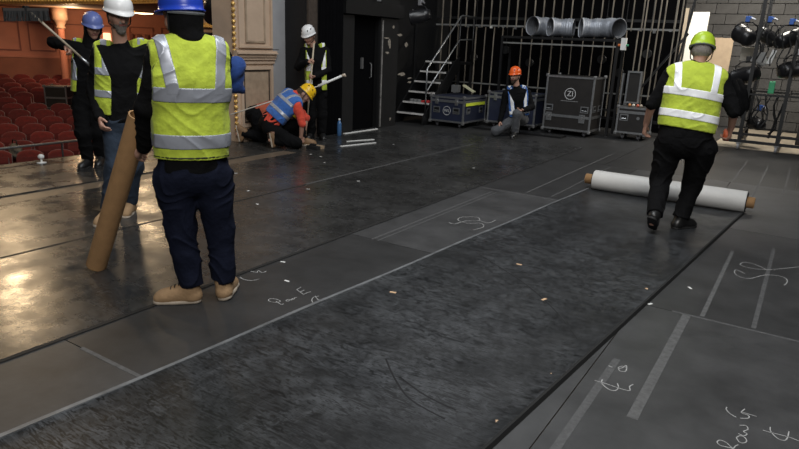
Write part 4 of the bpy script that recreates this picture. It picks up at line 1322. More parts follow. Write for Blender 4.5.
def person(label, pose, face, cfg, group=None):
    (bx, by), rz, J = pose
    J = {k_: v3(p) for k_, p in J.items()}
    root = thing('person', label, 'person', (bx, by, 0), rz, group)
    h = cfg.get('h', 0.009)
    bulk = cfg.get('bulk', 1.0)
    P, N = J['pelvis'], J['neck']
    U = unit(N - P)
    S = J['shR'] - J['shL']
    S = unit(S - U * (S @ U))
    Fw = np.cross(U, S)
    Fh = unit(v3(face))
    Uh = v3(cfg.get('headup', (0, 0, 1)))
    Uh = unit(Uh - Fh * (Uh @ Fh))
    Rh = np.cross(Fh, Uh)
    H = J['head']
    TL = np.linalg.norm(N - P)
    ratio = cfg.get('ratio', 0.66)

    def torso(e, lab=0, arms=True):
        wpel, wwa, wch = 0.165 * bulk + e, 0.158 * bulk + e, 0.178 * bulk + e
        W_ = P + (N - P) * 0.30
        C_ = P + (N - P) * 0.66
        o = [Cone(P, W_, wpel, wwa, 0.03, lab, S, ratio + 0.06), Cone(W_, C_, wwa, wch, 0.06, lab, S, ratio + 0.02),
             Cone(C_, C_ + (N - C_) * 0.45, wch * 0.98, wch * 0.80, 0.06, lab, S, ratio - 0.04)]
        for sd in ('L', 'R'):
            o.append(Cone(N - U * 0.075 + (J['sh' + sd] - N) * 0.15, N + (J['sh' + sd] - N) * 0.88 - U * 0.012, 0.062 + e, 0.056 + e, 0.06, lab))
        if cfg.get('belly'):
            o.append(Ell(P + (N - P) * 0.25 + Fw * 0.05, (0.15 * bulk + e, 0.13 * bulk + e, 0.18), (S, Fw, U), 0.06, lab))
        return o

    # ---------------- skin body, one continuous mesh
    b = []
    b += torso(-0.022)
    b.append(Cone(N - U * 0.06, H - Uh * 0.05 - Fh * 0.02, 0.060, 0.053, 0.03))
    b.append(Ell(H + Uh * 0.022 - Fh * 0.008, (0.074, 0.096, 0.104), (Rh, Fh, Uh), 0.02))
    b.append(Cone(H - Uh * 0.02 + Fh * 0.030, H - Uh * 0.088 + Fh * 0.058, 0.062, 0.034, 0.035))
    b.append(Cone(H - Uh * 0.03 + Fh * 0.06 + Rh * 0.03, H - Uh * 0.03 + Fh * 0.06 - Rh * 0.03, 0.028, 0.028, 0.02))
    b.append(Cone(H + Fh * 0.086 + Uh * 0.015, H + Fh * 0.108 - Uh * 0.030, 0.010, 0.015, 0.012))
    b.append(Cone(H + Fh * 0.080 + Uh * 0.026 + Rh * 0.042, H + Fh * 0.080 + Uh * 0.026 - Rh * 0.042, 0.013, 0.013, 0.012))
    for sg in (-1, 1):
        b.append(Ell(H + Rh * sg * 0.074 - Fh * 0.005 - Uh * 0.008, (0.012, 0.024, 0.034), (Rh, Fh, Uh), 0.008))
        b.append(Ell(H + Rh * sg * 0.032 + Fh * 0.086 + Uh * 0.004, (0.014, 0.007, 0.008), (Rh, Fh, Uh), 0.003, 2))
    b.append(Cone(H + Fh * 0.090 - Uh * 0.060 + Rh * 0.020, H + Fh * 0.090 - Uh * 0.060 - Rh * 0.020, 0.008, 0.008, 0.006, 3))
    b.append(Ell(H - Fh * 0.030 - Uh * 0.005, (0.080, 0.082, 0.082), (Rh, Fh, Uh), 0.012, 1))
    if cfg.get('beard'):
        b.append(Cone(H - Uh * 0.072 + Fh * 0.046, H - Uh * 0.108 + Fh * 0.060, 0.052, 0.036, 0.012, 1))
        b.append(Cone(H + Fh * 0.094 - Uh * 0.046 + Rh * 0.022, H + Fh * 0.094 - Uh * 0.046 - Rh * 0.022, 0.008, 0.008, 0.005, 1))
    if cfg.get('longhair'):
        b.append(Cone(H - Fh * 0.05 - Uh * 0.02, H - Fh * 0.09 - Uh * 0.11, 0.075, 0.05, 0.03, 1))
    shirt_lab = 0
    for sd in ('L', 'R'):
        b.append(Cone(J['sh' + sd], J['el' + sd], 0.050 * bulk ** 0.5, 0.042, 0.03))
        b.append(Cone(J['el' + sd], J['wr' + sd], 0.042, 0.028, 0.02))
        b.append(Cone(J['hip' + sd], J['kn' + sd], 0.080 * bulk ** 0.5, 0.056, 0.03))
        b.append(Cone(J['kn' + sd], J['an' + sd], 0.054, 0.040, 0.03))
        b.append(Cone(J['an' + sd], J['to' + sd] * 0.6 + J['he' + sd] * 0.4 + v3((0, 0, 0.03)), 0.038, 0.032, 0.02))
        # hand
        wr = J['wr' + sd]
        hd = unit(J['ha' + sd] - wr)
        th = cfg.get('thumb' + sd)
        th = Fw if th is None else v3(th)
        th = unit(th - hd * (th @ hd))
        pn = np.cross(hd, th)
        inward = (P + N) / 2 - wr
        if cfg.get('palm' + sd) is not None:
            inward = v3(cfg['palm' + sd])
        if pn @ inward < 0:
            pn = -pn
        cu = cfg.get('curl' + sd, 0.45)
        b.append(Cone(wr, wr + hd * 0.085, 0.034, 0.042, 0.015, 0, th, 0.48))
        for fi in range(4):
            base = wr + hd * 0.082 + th * (0.030 - 0.0205 * fi)
            L_f = (0.070, 0.079, 0.073, 0.056)[fi]
            a1, a2 = cu * 1.1, cu * 2.5
            d1 = hd * math.cos(a1) + pn * math.sin(a1)
            d2 = hd * math.cos(a2) + pn * math.sin(a2)
            kn_ = base + d1 * L_f * 0.52
            b.append(Cone(base - hd * 0.02, kn_, 0.0105, 0.0098, 0.004))
            b.append(Cone(kn_, kn_ + d2 * L_f * 0.55, 0.0098, 0.0082, 0.004))
        tb = wr + hd * 0.028 + th * 0.026 + pn * 0.006
        td = unit(hd * 0.62 + th * 0.62 + pn * 0.35)
        t2 = unit(hd * 0.85 + th * 0.15 + pn * (0.3 + cu * 0.6))
        b.append(Cone(tb, tb + td * 0.042, 0.014, 0.012, 0.008))
        b.append(Cone(tb + td * 0.042, tb + td * 0.042 + t2 * 0.034, 0.012, 0.009, 0.004))
    sdf_obj('body', b, min(h, 0.0085), [M_SKIN, HAIR[cfg.get('hair', 'dark')], M_EYE, M_LIP], root)

    # ---------------- clothes
    def folds(amp, fz):
        def f(D, X, Y, Z):
            w = np.sin(X * 21 + 2.1 * np.sin(Z * 9 + bx)) + np.sin(Y * 23 + 1.7 * np.sin(Z * 11 + by))
            a = np.sin(Z * fz + 1.5 * w + bx * 3 + 9 * X)
            c = np.sin(Z * fz * 0.55 - 1.2 * w + by * 2 - 14 * X + 8 * Y)
            return D - amp * (1 - np.abs(a)) ** 2 * (0.6 + 0.4 * np.sin(X * 13 + Z * 7)) * 1.6 + amp * 0.5 * c
        return f

    jk = torso(0.0)
    sl = cfg.get('sleeve', 1.0)
    for sd in ('L', 'R'):
        jk.append(Cone(J['sh' + sd], J['el' + sd], 0.064 * bulk ** 0.5, 0.056, 0.05))
        if sl > 0.6:
            e_ = J['el' + sd] + (J['wr' + sd] - J['el' + sd]) * sl
            jk.append(Cone(J['el' + sd], e_, 0.056, 0.044, 0.03))
    if cfg.get('collar', True):
        jk.append(Cone(N - U * 0.06, N + (H - N) * cfg.get('collar_h', 0.04), 0.074, 0.066, 0.03))
    jh = cfg.get('jacket_low', -0.03)

    def jcut(D, X, Y, Z):
        D = folds(0.006, 24)(D, X, Y, Z)
        al = (X - P[0]) * U[0] + (Y - P[1]) * U[1] + (Z - P[2]) * U[2]
        return np.maximum(D, jh - al)
    sdf_obj('jacket', jk, h, [cfg['jacket']], root, jcut)

    tr_ = [Cone(P + U * 0.06, P - U * 0.02, 0.160 * bulk, 0.165 * bulk, 0.04, 0, S, ratio + 0.06)]
    for sd in ('L', 'R'):
        hp, kn, an = J['hip' + sd], J['kn' + sd], J['an' + sd]
        tw = cfg.get('legw', 1.0)
        tr_.append(Cone(hp, kn, 0.102 * bulk ** 0.5 * tw, 0.078 * tw, 0.03))
        hem = kn + (an - kn) * cfg.get('hem', 0.97)
        tr_.append(Cone(kn, hem, 0.076 * tw, 0.066 * tw, 0.04))
    hems = [(J['an' + s_], unit(J['an' + s_] - J['kn' + s_])) for s_ in ('L', 'R')]

    def tcut(D, X, Y, Z):
        D = folds(0.008, 20)(D, X, Y, Z)
        for (a, dr) in hems:
            near = ((X - a[0]) ** 2 + (Y - a[1]) ** 2 + (Z - a[2]) ** 2) < 0.16 ** 2
            D = np.where(near, np.maximum(D, (X - a[0]) * dr[0] + (Y - a[1]) * dr[1] + (Z - a[2]) * dr[2] - 0.002), D)
        return D
    sdf_obj('trousers', tr_, h, [cfg['trousers']], root, tcut)

    for sd in ('L', 'R'):
        he, to, an = J['he' + sd], J['to' + sd], J['an' + sd]
        ln = unit(to - he)
        up = an - he
        up = unit(up - ln * (up @ ln))
        sdv = np.cross(ln, up)
        bt = [Cone(he + ln * 0.035 + up * 0.045, to - ln * 0.045 + up * 0.034, 0.043, 0.040, 0.02, 0, sdv, 0.95),
              Cone(he + ln * 0.055 + up * 0.05, an + up * 0.05, 0.049, 0.056, 0.03),
              Cone(he + ln * 0.10 + up * 0.085, to - ln * 0.075 + up * 0.055, 0.042, 0.040, 0.03)]

        def bcut(D, X, Y, Z, he=he, up=up):
            return np.maximum(D, 0.016 - ((X - he[0]) * up[0] + (Y - he[1]) * up[1] + (Z - he[2]) * up[2]))
        bo = sdf_obj('boot', bt, min(h, 0.007), [cfg['boots']], root, bcut)
        so = [Cone(he + ln * 0.040 + up * 0.014, he + (to - he) * 0.55 + up * 0.014, 0.045, 0.046, 0.01, 0, sdv, 0.9),
              Cone(he + (to - he) * 0.5 + up * 0.014, to - ln * 0.044 + up * 0.014, 0.046, 0.043, 0.01, 0, sdv, 0.9)]

        def scut(D, X, Y, Z, he=he, up=up):
            z = (X - he[0]) * up[0] + (Y - he[1]) * up[1] + (Z - he[2]) * up[2]
            return np.maximum(np.maximum(D, z - 0.026), 0.0015 - z)
        sdf_obj('sole', so, min(h, 0.007), [cfg.get('sole', M_SOLE)], bo, scut)
        if h < 0.0085:
            for q in range(4):                       # laces
                c0 = he + ln * (0.105 + 0.024 * q) + up * (0.138 - 0.012 * q)
                MB().tube([c0 - sdv * 0.024, c0 + up * 0.006, c0 + sdv * 0.024], 0.0035, 5).build('lace', M_RUB, bo)

    if cfg.get('hood'):
        hp_ = [Ell(H + Uh * 0.02 - Fh * 0.022, (0.090, 0.104, 0.115), (Rh, Fh, Uh), 0.03),
               Cone(H - Uh * 0.04 - Fh * 0.02, N - U * 0.01, 0.086, 0.088, 0.04)]

        def hcut(D, X, Y, Z):
            f = (X - H[0]) * Fh[0] + (Y - H[1]) * Fh[1] + (Z - H[2]) * Fh[2]
            u = (X - H[0]) * Uh[0] + (Y - H[1]) * Uh[1] + (Z - H[2]) * Uh[2]
            r = (X - H[0]) * Rh[0] + (Y - H[1]) * Rh[1] + (Z - H[2]) * Rh[2]
            opening = np.sqrt((r / 0.070) ** 2 + ((u + 0.01) / 0.100) ** 2) - 1
            return np.where(f > 0.02, np.maximum(D, -opening * 0.06), D)
        sdf_obj('hood', hp_, h, [cfg['jacket']], root, hcut)

    # ---------------- hi-vis vest with reflective tape
    vm = cfg.get('vest')
    if vm:
        e = cfg.get('vest_gap', 0.020)
        low, high = cfg.get('vest_low', -0.05), TL - 0.045
        openw = cfg.get('open', None)

        def coords(X, Y, Z):
            dx, dy, dz = X - P[0], Y - P[1], Z - P[2]
            return (dx * U[0] + dy * U[1] + dz * U[2], dx * S[0] + dy * S[1] + dz * S[2], dx * Fw[0] + dy * Fw[1] + dz * Fw[2])

        def vest_prims(ex):
            o = torso(e + ex)
            for sd in ('L', 'R'):
                o.append(Cone(N - U * 0.03 + (J['sh' + sd] - N) * 0.2, N + (J['sh' + sd] - N) * 0.84 + U * 0.002, 0.058 + e + ex, 0.066 + e + ex, 0.04))
            if low < -0.02:
                o.append(Cone(P, P + U * (low - 0.05), 0.170 * bulk + e + ex, 0.178 * bulk + e + ex, 0.03, 0, S, ratio + 0.08))
            return o

        def base(D, X, Y, Z):
            al, sdv, fv = coords(X, Y, Z)
            hem = low + cfg.get('hem_tilt', 0.0) * sdv
            D = folds(0.0055, 17)(D, X, Y, Z)
            D = np.maximum(D, hem - al)
            # neck hole
            dn = np.sqrt(sdv ** 2 + (fv - 0.02) ** 2) - 0.088
            D = np.where(al > TL - 0.11, np.maximum(D, -dn), D)
            # arm holes
            D = np.maximum(D, np.abs(sdv) - (cfg.get('vest_w', 0.215) * bulk))
            if openw is not None:
                w = openw + 0.10 * np.clip((al - TL * 0.55) / (TL * 0.45), 0, 1)
                D = np.where(fv > 0, np.maximum(D, w - np.abs(sdv)), D)
            return D
        vo = sdf_obj('hi_vis_vest', vest_prims(0), h, [vm], root, base)
        rm = cfg.get('refl', M_REFL)
        hs = cfg.get('bands', (0.14, 0.36))
        bw = cfg.get('band_w', 0.030)
        for c0 in hs:
            def band(D, X, Y, Z, c0=c0):
                D = base(D, X, Y, Z)
                al, sdv, fv = coords(X, Y, Z)
                return np.maximum(D, np.abs(al - c0 - cfg.get('hem_tilt', 0.0) * sdv) - bw)
            sdf_obj('reflective_band', vest_prims(0.006), h * 0.62, [rm], vo, band)
        vs_ = cfg.get('braces', 0.105)
        sides = cfg.get('brace_sides', (-1, 1))
        for sg in sides:
            def brace(D, X, Y, Z, sg=sg):
                D = base(D, X, Y, Z)
                al, sdv, fv = coords(X, Y, Z)
                cx = sg * (vs_ + cfg.get('splay', 0.10) * (al - hs[-1]))
                return np.maximum(np.maximum(D, np.abs(sdv - cx) - bw * cfg.get('brace_w', 0.9)), hs[-1] - al)
            sdf_obj('reflective_brace', vest_prims(0.0065), h * 0.62, [rm], vo, brace)
        if cfg.get('piping'):
            def pip(D, X, Y, Z):
                D = base(D, X, Y, Z)
                al, sdv, fv = coords(X, Y, Z)
                return np.maximum(D, np.abs(al - low - 0.014) - 0.006)
            sdf_obj('dark_piping', vest_prims(0.003), h, [M_RUB], vo, pip)
    if cfg.get('helmet'):
        hm, style = cfg['helmet']
        helmet(root, H, Fh, Uh, Rh, hm, style)
    return root, J


def plastic(name, col):
    return mat(name, col, 0.32, spec=0.5, var=0.04)


POSE = {}
#<POSES
POSE['A'] = ((-2.986, 2.459), 0.8818, {
    'head': (-0.05, 0.03, 1.7), 'neck': (-0.018, 0, 1.599), 'pelvis': (-0.032, 0, 0.854), 'shL': (-0.176, -0.02, 1.492), 'shR': (0.145, 0.06, 1.49),
    'elL': (-0.268, 0, 1.209), 'wrL': (-0.31, 0.2, 0.95), 'haL': (-0.37, 0.3, 0.88), 'elR': (0.15, 0.24, 1.24), 'wrR': (0.06, 0.42, 1.2),
    'haR': (-0.03, 0.46, 1.2), 'hipL': (-0.136, 0, 0.796), 'hipR': (0.074, 0.03, 0.785), 'knL': (-0.119, 0.02, 0.481), 'knR': (0.11, 0.06, 0.445),
    'anL': (-0.075, 0, 0.115), 'anR': (0.118, 0.045, 0.11), 'heL': (-0.02, 0, 0), 'toL': (-0.31, 0.03, 0), 'heR': (0.112, -0.03, 0),
    'toR': (0.2, 0.245, 0),
})
POSE['B'] = ((-4.991, 3.139), 1.0093, {
    'head': (0.184, -0.02, 1.735), 'neck': (0.192, 0.03, 1.478), 'pelvis': (0.149, 0.02, 0.899), 'shR': (0.021, 0.02, 1.425), 'shL': (0.387, 0.06, 1.451),
    'elR': (-0.05, 0.05, 1.114), 'wrR': (-0.028, -0.1, 0.924), 'haR': (-0.012, -0.15, 0.848), 'elL': (0.415, 0.08, 1.114), 'wrL': (0.351, -0.05, 0.889),
    'haL': (0.326, -0.1, 0.81), 'hipR': (0.082, 0.02, 0.849), 'hipL': (0.217, 0.05, 0.843), 'knR': (0.061, -0.06, 0.493), 'knL': (0.217, 0.1, 0.464),
    'anR': (-0.02, 0, 0.11), 'anL': (0.165, 0.22, 0.11), 'heR': (-0.01, 0.06, 0), 'toR': (-0.13, -0.2, 0), 'heL': (0.18, 0.3, 0),
    'toL': (0.1, 0.03, 0),
})
POSE['C'] = ((-7.217, 4.289), 1.0346, {
    'head': (0.192, 0, 1.635), 'neck': (0.145, 0.03, 1.429), 'pelvis': (0.072, 0.02, 0.834), 'shR': (0.008, 0.02, 1.413), 'shL': (0.282, 0.06, 1.41),
    'elR': (-0.229, -0.06, 1.461), 'wrR': (-0.12, -0.24, 1.426), 'haR': (-0.073, -0.27, 1.396), 'elL': (0.312, 0, 1.139), 'wrL': (0.196, -0.2, 1.104),
    'haL': (0.146, -0.25, 1.139), 'hipR': (-0.006, 0.02, 0.787), 'hipL': (0.144, 0.05, 0.784), 'knR': (-0.017, -0.04, 0.43), 'knL': (0.147, 0.05, 0.426),
    'anR': (0.01, 0.04, 0.105), 'anL': (0.156, 0.14, 0.105), 'heR': (0.03, 0.1, 0), 'toR': (-0.1, -0.155, 0), 'heL': (0.165, 0.2, 0),
    'toL': (0.1, -0.07, 0),
})
POSE['D'] = ((-6.676, 7.159), 0.7505, {
    'head': (0.306, 0.05, 0.806), 'neck': (0.156, 0.05, 0.787), 'pelvis': (-0.22, 0, 0.378), 'shL': (0.038, 0.22, 0.784), 'shR': (0.182, -0.12, 0.655),
    'elL': (0.327, 0.22, 0.423), 'wrL': (0.295, 0.2, 0.176), 'haL': (0.295, 0.2, 0.066), 'elR': (0.255, -0.16, 0.378), 'wrR': (0.241, -0.1, 0.173),
    'haR': (0.272, -0.06, 0.06), 'hipL': (-0.194, 0.12, 0.272), 'hipR': (-0.22, -0.1, 0.286), 'knL': (0.234, 0.2, 0.331), 'knR': (0.17, -0.2, 0.1),
    'anL': (0.28, 0.16, 0.11), 'anR': (-0.15, -0.16, 0.12), 'heL': (0.22, 0.16, 0), 'toL': (0.5, 0.16, 0), 'heR': (-0.24, -0.16, 0.24),
    'toR': (-0.2, -0.17, 0),
})
POSE['E'] = ((-7.243, 7.108), 0.7948, {
    'head': (0.519, 0.35, 0.422), 'neck': (0.358, 0.3, 0.553), 'pelvis': (0.01, 0.15, 0.452), 'shL': (0.3, 0.45, 0.569), 'shR': (0.292, 0.18, 0.548),
    'elL': (0.393, 0.45, 0.278), 'wrL': (0.455, 0.45, 0.09), 'haL': (0.5, 0.45, 0.03), 'elR': (0.367, 0.2, 0.277), 'wrR': (0.43, 0.2, 0.09),
    'haR': (0.49, 0.2, 0.03), 'hipL': (0.009, 0.26, 0.392), 'hipR': (0.009, 0.05, 0.402), 'knL': (0.1, 0.3, 0.08), 'knR': (0.09, 0.06, 0.08),
    'anL': (-0.2, 0.3, 0.17), 'anR': (-0.22, 0, 0.17), 'heL': (-0.29, 0.3, 0.27), 'toL': (-0.24, 0.3, 0), 'heR': (-0.31, 0, 0.27),
    'toR': (-0.26, 0, 0),
})
POSE['F'] = ((-6.847, 8.016), 0.7069, {
    'head': (-0.068, -0.03, 1.655), 'neck': (0.027, 0.03, 1.49), 'pelvis': (0.046, 0.02, 0.848), 'shR': (-0.147, 0, 1.422), 'shL': (0.203, 0.06, 1.435),
    'elR': (-0.242, 0, 1.171), 'wrR': (-0.098, -0.18, 1.26), 'haR': (-0.035, -0.2, 1.293), 'elL': (0.237, 0.02, 1.14), 'wrL': (0.044, -0.18, 1.049),
    'haL': (-0.035, -0.2, 1.017), 'hipR': (-0.035, 0.02, 0.797), 'hipL': (0.127, 0.04, 0.801), 'knR': (-0.034, -0.02, 0.414), 'knL': (0.146, 0.02, 0.414),
    'anR': (-0.03, 0.04, 0.105), 'anL': (0.155, 0.06, 0.105), 'heR': (-0.01, 0.09, 0), 'toR': (-0.1, -0.17, 0), 'heL': (0.16, 0.12, 0),
    'toL': (0.18, -0.16, 0),
})
POSE['G'] = ((-4.692, 11.188), 0.3971, {
    'head': (-0.007, -0.04, 1.111), 'neck': (0.049, 0, 0.895), 'pelvis': (0.137, 0.05, 0.342), 'shR': (-0.144, -0.02, 0.794), 'shL': (0.258, 0.04, 0.812),
    'elR': (-0.174, -0.02, 0.498), 'wrR': (-0.209, -0.1, 0.281), 'haR': (-0.219, -0.14, 0.192), 'elL': (0.354, -0.02, 0.566), 'wrL': (0.209, -0.28, 0.526),
    'haL': (0.121, -0.33, 0.508), 'hipR': (0.048, 0.05, 0.299), 'hipL': (0.214, 0.07, 0.307), 'knR': (-0.28, -0.16, 0.095), 'knL': (0.09, -0.34, 0.453),
    'anR': (-0.02, 0.22, 0.1), 'anL': (0.085, -0.28, 0.11), 'heR': (0.05, 0.27, 0.2), 'toR': (0.02, 0.28, 0), 'heL': (0.1, -0.24, 0),
    'toL': (0.03, -0.51, 0),
})
POSE['H'] = ((-0.912, 6.351), 0.1427, {
    'head': (-0.003, 0.1, 1.655), 'neck': (-0.02, 0.06, 1.524), 'pelvis': (-0.022, -0.02, 0.898), 'shL': (-0.222, 0, 1.426), 'shR': (0.195, 0.06, 1.413),
    'elL': (-0.346, -0.03, 1.165), 'wrL': (-0.38, 0.1, 0.965), 'haL': (-0.391, 0.14, 0.824), 'elR': (0.343, 0.02, 1.144), 'wrR': (0.351, 0.16, 0.988),
    'haR': (0.347, 0.22, 0.869), 'hipL': (-0.136, 0, 0.791), 'hipR': (0.129, 0.02, 0.797), 'knL': (-0.173, 0.02, 0.437), 'knR': (0.111, 0.14, 0.413),
    'anL': (-0.165, -0.31, 0.19), 'anR': (0.06, 0.06, 0.11), 'heL': (-0.185, -0.4, 0.17), 'toL': (-0.17, -0.17, 0.004), 'heR': (0, 0, 0),
    'toR': (0.205, 0.21, 0),
})
#POSES>

BLK = cloth('black_fabric', (0.0045, 0.0045, 0.005), 0.9, 0.0)
NAVY = cloth('navy_work_fabric', (0.007, 0.009, 0.020), 0.9, 0.0)
JEAN = cloth('dark_denim', (0.030, 0.042, 0.062), 0.9, 0.02)
REDJ = cloth('red_jersey', (0.62, 0.075, 0.045))
ORGJ = cloth('rust_red_jersey', (0.36, 0.085, 0.045))
GREY = cloth('grey_fabric', (0.075, 0.078, 0.085))
TANB = mat('tan_suede', (0.33, 0.21, 0.11), 0.85, var=0.15, vscale=25, bump=0.2, bscale=60)
BRNB = mat('brown_leather', (0.20, 0.115, 0.055), 0.7, var=0.2, vscale=25)
BLKB = mat('black_leather', (0.012, 0.012, 0.012), 0.35)

person('person in blue helmet, lime vest, navy work trousers and tan boots', POSE['A'], (-0.75, 0.65, -0.06),
       dict(h=0.007, bulk=1.16, jacket=BLK, trousers=NAVY, boots=TANB, hood=True, vest=M_LIMEV, vest_low=0.07, bands=(0.175, 0.435), band_w=0.040,
            braces=0.125, splay=0.13, brace_w=0.8, vest_w=0.188, vest_gap=0.022, piping=True, legw=1.12, jacket_low=-0.02, curlL=0.55, hem=0.93,
            helmet=(plastic('helmet_blue', (0.015, 0.05, 0.42)), 'brim')))
person('person in white helmet with grey beard walking in open lime vest and dark jeans', POSE['B'], (0.30, -0.92, -0.20),
       dict(h=0.009, bulk=1.08, jacket=BLK, trousers=JEAN, boots=TANB, beard=True, hair='grey', vest=M_LIMEV, vest_low=0.03, open=0.10, vest_gap=0.034, bands=(0.20, 0.38),
            braces=0.14, splay=0.02, vest_w=0.20, legw=0.95, helmet=(plastic('helmet_white', (0.78, 0.78, 0.78)), 'brim')))
person('person in blue and white helmet and black hood holding up a broom', POSE['C'], (0.15, -0.96, -0.22),
       dict(h=0.0095, bulk=0.95, jacket=BLK, trousers=BLK, boots=BLKB, sole=M_SOLEB, hood=True, vest=M_LIMEV, vest_low=0.06, open=0.14, vest_gap=0.032, bands=(0.22,), band_w=0.028,
            braces=0.17, splay=0.0, vest_w=0.19, curlR=0.85, curlL=0.85, helmet=(plastic('helmet_blue_dark', (0.13, 0.17, 0.42)), 'brim')))
person('crouching person in yellow helmet, blue vest and red sleeves working at the floor', POSE['D'], (0.62, -0.15, -0.72),
       dict(h=0.0095, bulk=1.16, jacket=REDJ, trousers=BLK, boots=BRNB, headup=(0.7, 0, 0.7), longhair=True, hair='brown', vest=M_BLUEV, vest_low=0.09, bands=(0.22, 0.40), band_w=0.026,
            braces=0.10, vest_w=0.20, sleeve=0.25, jacket_low=-0.06, curlL=0.6, curlR=0.6, helmet=(plastic('helmet_yellow', (0.80, 0.48, 0.01)), 'climb')))
person('kneeling person in rust red top bent over behind the blue vest', POSE['E'], (0.75, 0.0, -0.66),
       dict(h=0.0105, bulk=1.0, jacket=ORGJ, trousers=BLK, boots=BRNB, headup=(0.6, 0, 0.8), helmet=(plastic('helmet_yellow', (0.80, 0.48, 0.01)), 'climb')))
person('person in white helmet looking down with a broom handle before the black drape', POSE['F'], (-0.45, -0.80, -0.38),
       dict(h=0.0095, bulk=0.94, jacket=BLK, trousers=BLK, boots=BLKB, sole=M_SOLEB, headup=(-0.2, -0.3, 0.9), vest=M_LIMEV, vest_low=-0.03, open=0.075, vest_gap=0.038, bands=(0.10, 0.30), band_w=0.03, refl=M_REFLW,
            braces=0.118, splay=0.03, vest_w=0.175, curlL=0.9, curlR=0.9, helmet=(plastic('helmet_white', (0.78, 0.78, 0.78)), 'climb')))
person('kneeling person in orange helmet and blue vest in front of the flight cases', POSE['G'], (-0.55, -0.82, -0.06),
       dict(h=0.0095, bulk=0.95, jacket=BLK, trousers=GREY, boots=BLKB, sole=M_SOLEB, beard=True, hair='brown', vest=M_BLUEV, vest_low=0.05, open=0.085, vest_gap=0.038, bands=(0.13,), band_w=0.032, refl=M_REFLW,
            braces=0.118, splay=0.03, vest_w=0.19, curlL=0.5, curlR=0.3, helmet=(plastic('helmet_orange', (0.80, 0.12, 0.02)), 'climb')))
person('person in lime helmet and lime vest with bright bands walking towards the vinyl roll', POSE['H'], (0.06, 0.90, -0.42),
       dict(h=0.0078, bulk=1.40, jacket=BLK, trousers=BLK, boots=BLKB, sole=M_SOLEB, hair='grey', headup=(0, 0.3, 0.9), sleeve=0.2, vest=M_LIMEV, vest_low=0.06, hem_tilt=-0.09, bands=(0.18, 0.375), band_w=0.034, refl=M_REFLW,
            braces=0.15, splay=0.06, vest_w=0.185, legw=1.12, curlL=0.5, curlR=0.75, helmet=(plastic('helmet_lime', (0.38, 0.54, 0.03)), 'climb')))

# ------------------------------------------------------------------ things people hold or carry
tube_t = thing('cardboard_tube', 'long brown cardboard tube standing tilted on the glossy floor', 'cardboard tube', (-3.99, 2.37, 0))
b_ = MB()
A_, B_ = Vector((-0.01, 0.0, 0.032)), Vector((0.545, 0.042, 1.12))
b_.tube([A_, B_], 0.068, 28, False)
b_.build('outer_wall', M_CARD, tube_t, True)
MB().tube([A_, B_], 0.058, 28, False).build('inner_wall', M_CARD, tube_t, True)
for q in (A_, B_):
    d_ = (B_ - A_).normalized()
    n = 28
    s_ = d_.cross(Vector((0, 1, 0))).normalized()
    w_ = d_.cross(s_)
    V = [q + (s_ * math.cos(2 * math.pi * j / n) + w_ * math.sin(2 * math.pi * j / n)) * r_ for r_ in (0.058, 0.068) for j in range(n)]
    MB().add(V, [(j, (j + 1) % n, n + (j + 1) % n, n + j) for j in range(n)]).build('rim', M_CARD, tube_t)

br = thing('broom', 'wide black brush broom raised by the hooded person', 'broom', (-7.0, 4.066, 0))
M_STICK = mat('pale_stick', (0.45, 0.38, 0.28), 0.6, var=0.1)
o0 = Vector((-7.0, 4.066, 0))
MB().tube([Vector((-6.925, 4.29, 1.195)) - o0, Vector((-7.075, 3.70, 1.80)) - o0], 0.013, 10).build('stick', M_STICK, br, True)
MB().tube([Vector((-6.925, 4.29, 1.195)) - o0, Vector((-6.955, 4.17, 1.315)) - o0], 0.016, 10).build('grip', M_ALU, br, True)
hd0, hd1 = Vector((-7.15, 3.50, 1.775)) - o0, Vector((-7.02, 3.90, 1.80)) - o0
MB().bar(hd0, hd1, 0.06, 0.03).build('brush_back', mat('brush_wood', (0.02, 0.015, 0.012), 0.6), br)
b_ = MB()
for i in range(46):
    for j in range(4):
        p = hd0 + (hd1 - hd0) * ((i + 0.5) / 46) + Vector((0.02 * (j - 1.5) * 0.9, -0.008 * (j - 1.5), -0.012))
        e_ = p + Vector((random.uniform(-0.02, 0.02), random.uniform(-0.02, 0.02), -0.105))
        b_.tube([p, e_], 0.004, 3, False)
o = b_.build('bristles', M_RUB, br)
o['kind'] = 'stuff'
MB().cbox((Vector((-7.08, 3.70, 1.80)) - o0), (0.05, 0.05, 0.05)).build('socket', M_BLACKM, br, bevel=0.008)

o0 = Vector((-6.72, 7.80, 0))
bs = thing('push_broom', 'upright wooden broom handle gripped by the person before the black drape', 'broom', (-6.72, 7.80, 0))
MB().tube([Vector((-6.708, 7.871, 1.55)) - o0, Vector((-6.775, 7.745, 0.06)) - o0], 0.013, 10).build('stick', M_STICK, bs, True)
MB().cbox((-0.055, -0.06, 0.045), (0.30, 0.06, 0.04)).build('brush_back', M_BROWNWOOD, bs)
MB().cbox((-0.055, -0.06, 0.013), (0.31, 0.07, 0.026)).build('bristles', M_RUB, bs)
o0 = Vector((-6.5, 7.7, 0))
PA, PB, PC = Vector((-7.36, 6.70, 0.46)), Vector((-6.516, 7.745, 0.909)), Vector((-6.276, 8.031, 1.074))
lp = thing('long_pole', 'long thin white pole slanting behind the crouching person', 'pole', (-6.5, 7.7, 0))
MB().tube([PA - o0, PB - o0], 0.009, 8).build('thin_section', mat('white_rod', (0.62, 0.58, 0.52), 0.5), lp, True)
MB().tube([PB - o0, PC - o0], 0.02, 10).build('thick_section', M_WHITE, lp, True)
MB().tube([PC - o0, PC - o0 + Vector((0.03, 0.035, 0.022)), PC - o0 + Vector((0.04, 0.04, -0.01))], 0.022, 8).build('end_hook', mat('cream_hook', (0.5, 0.42, 0.33), 0.6), lp, True)

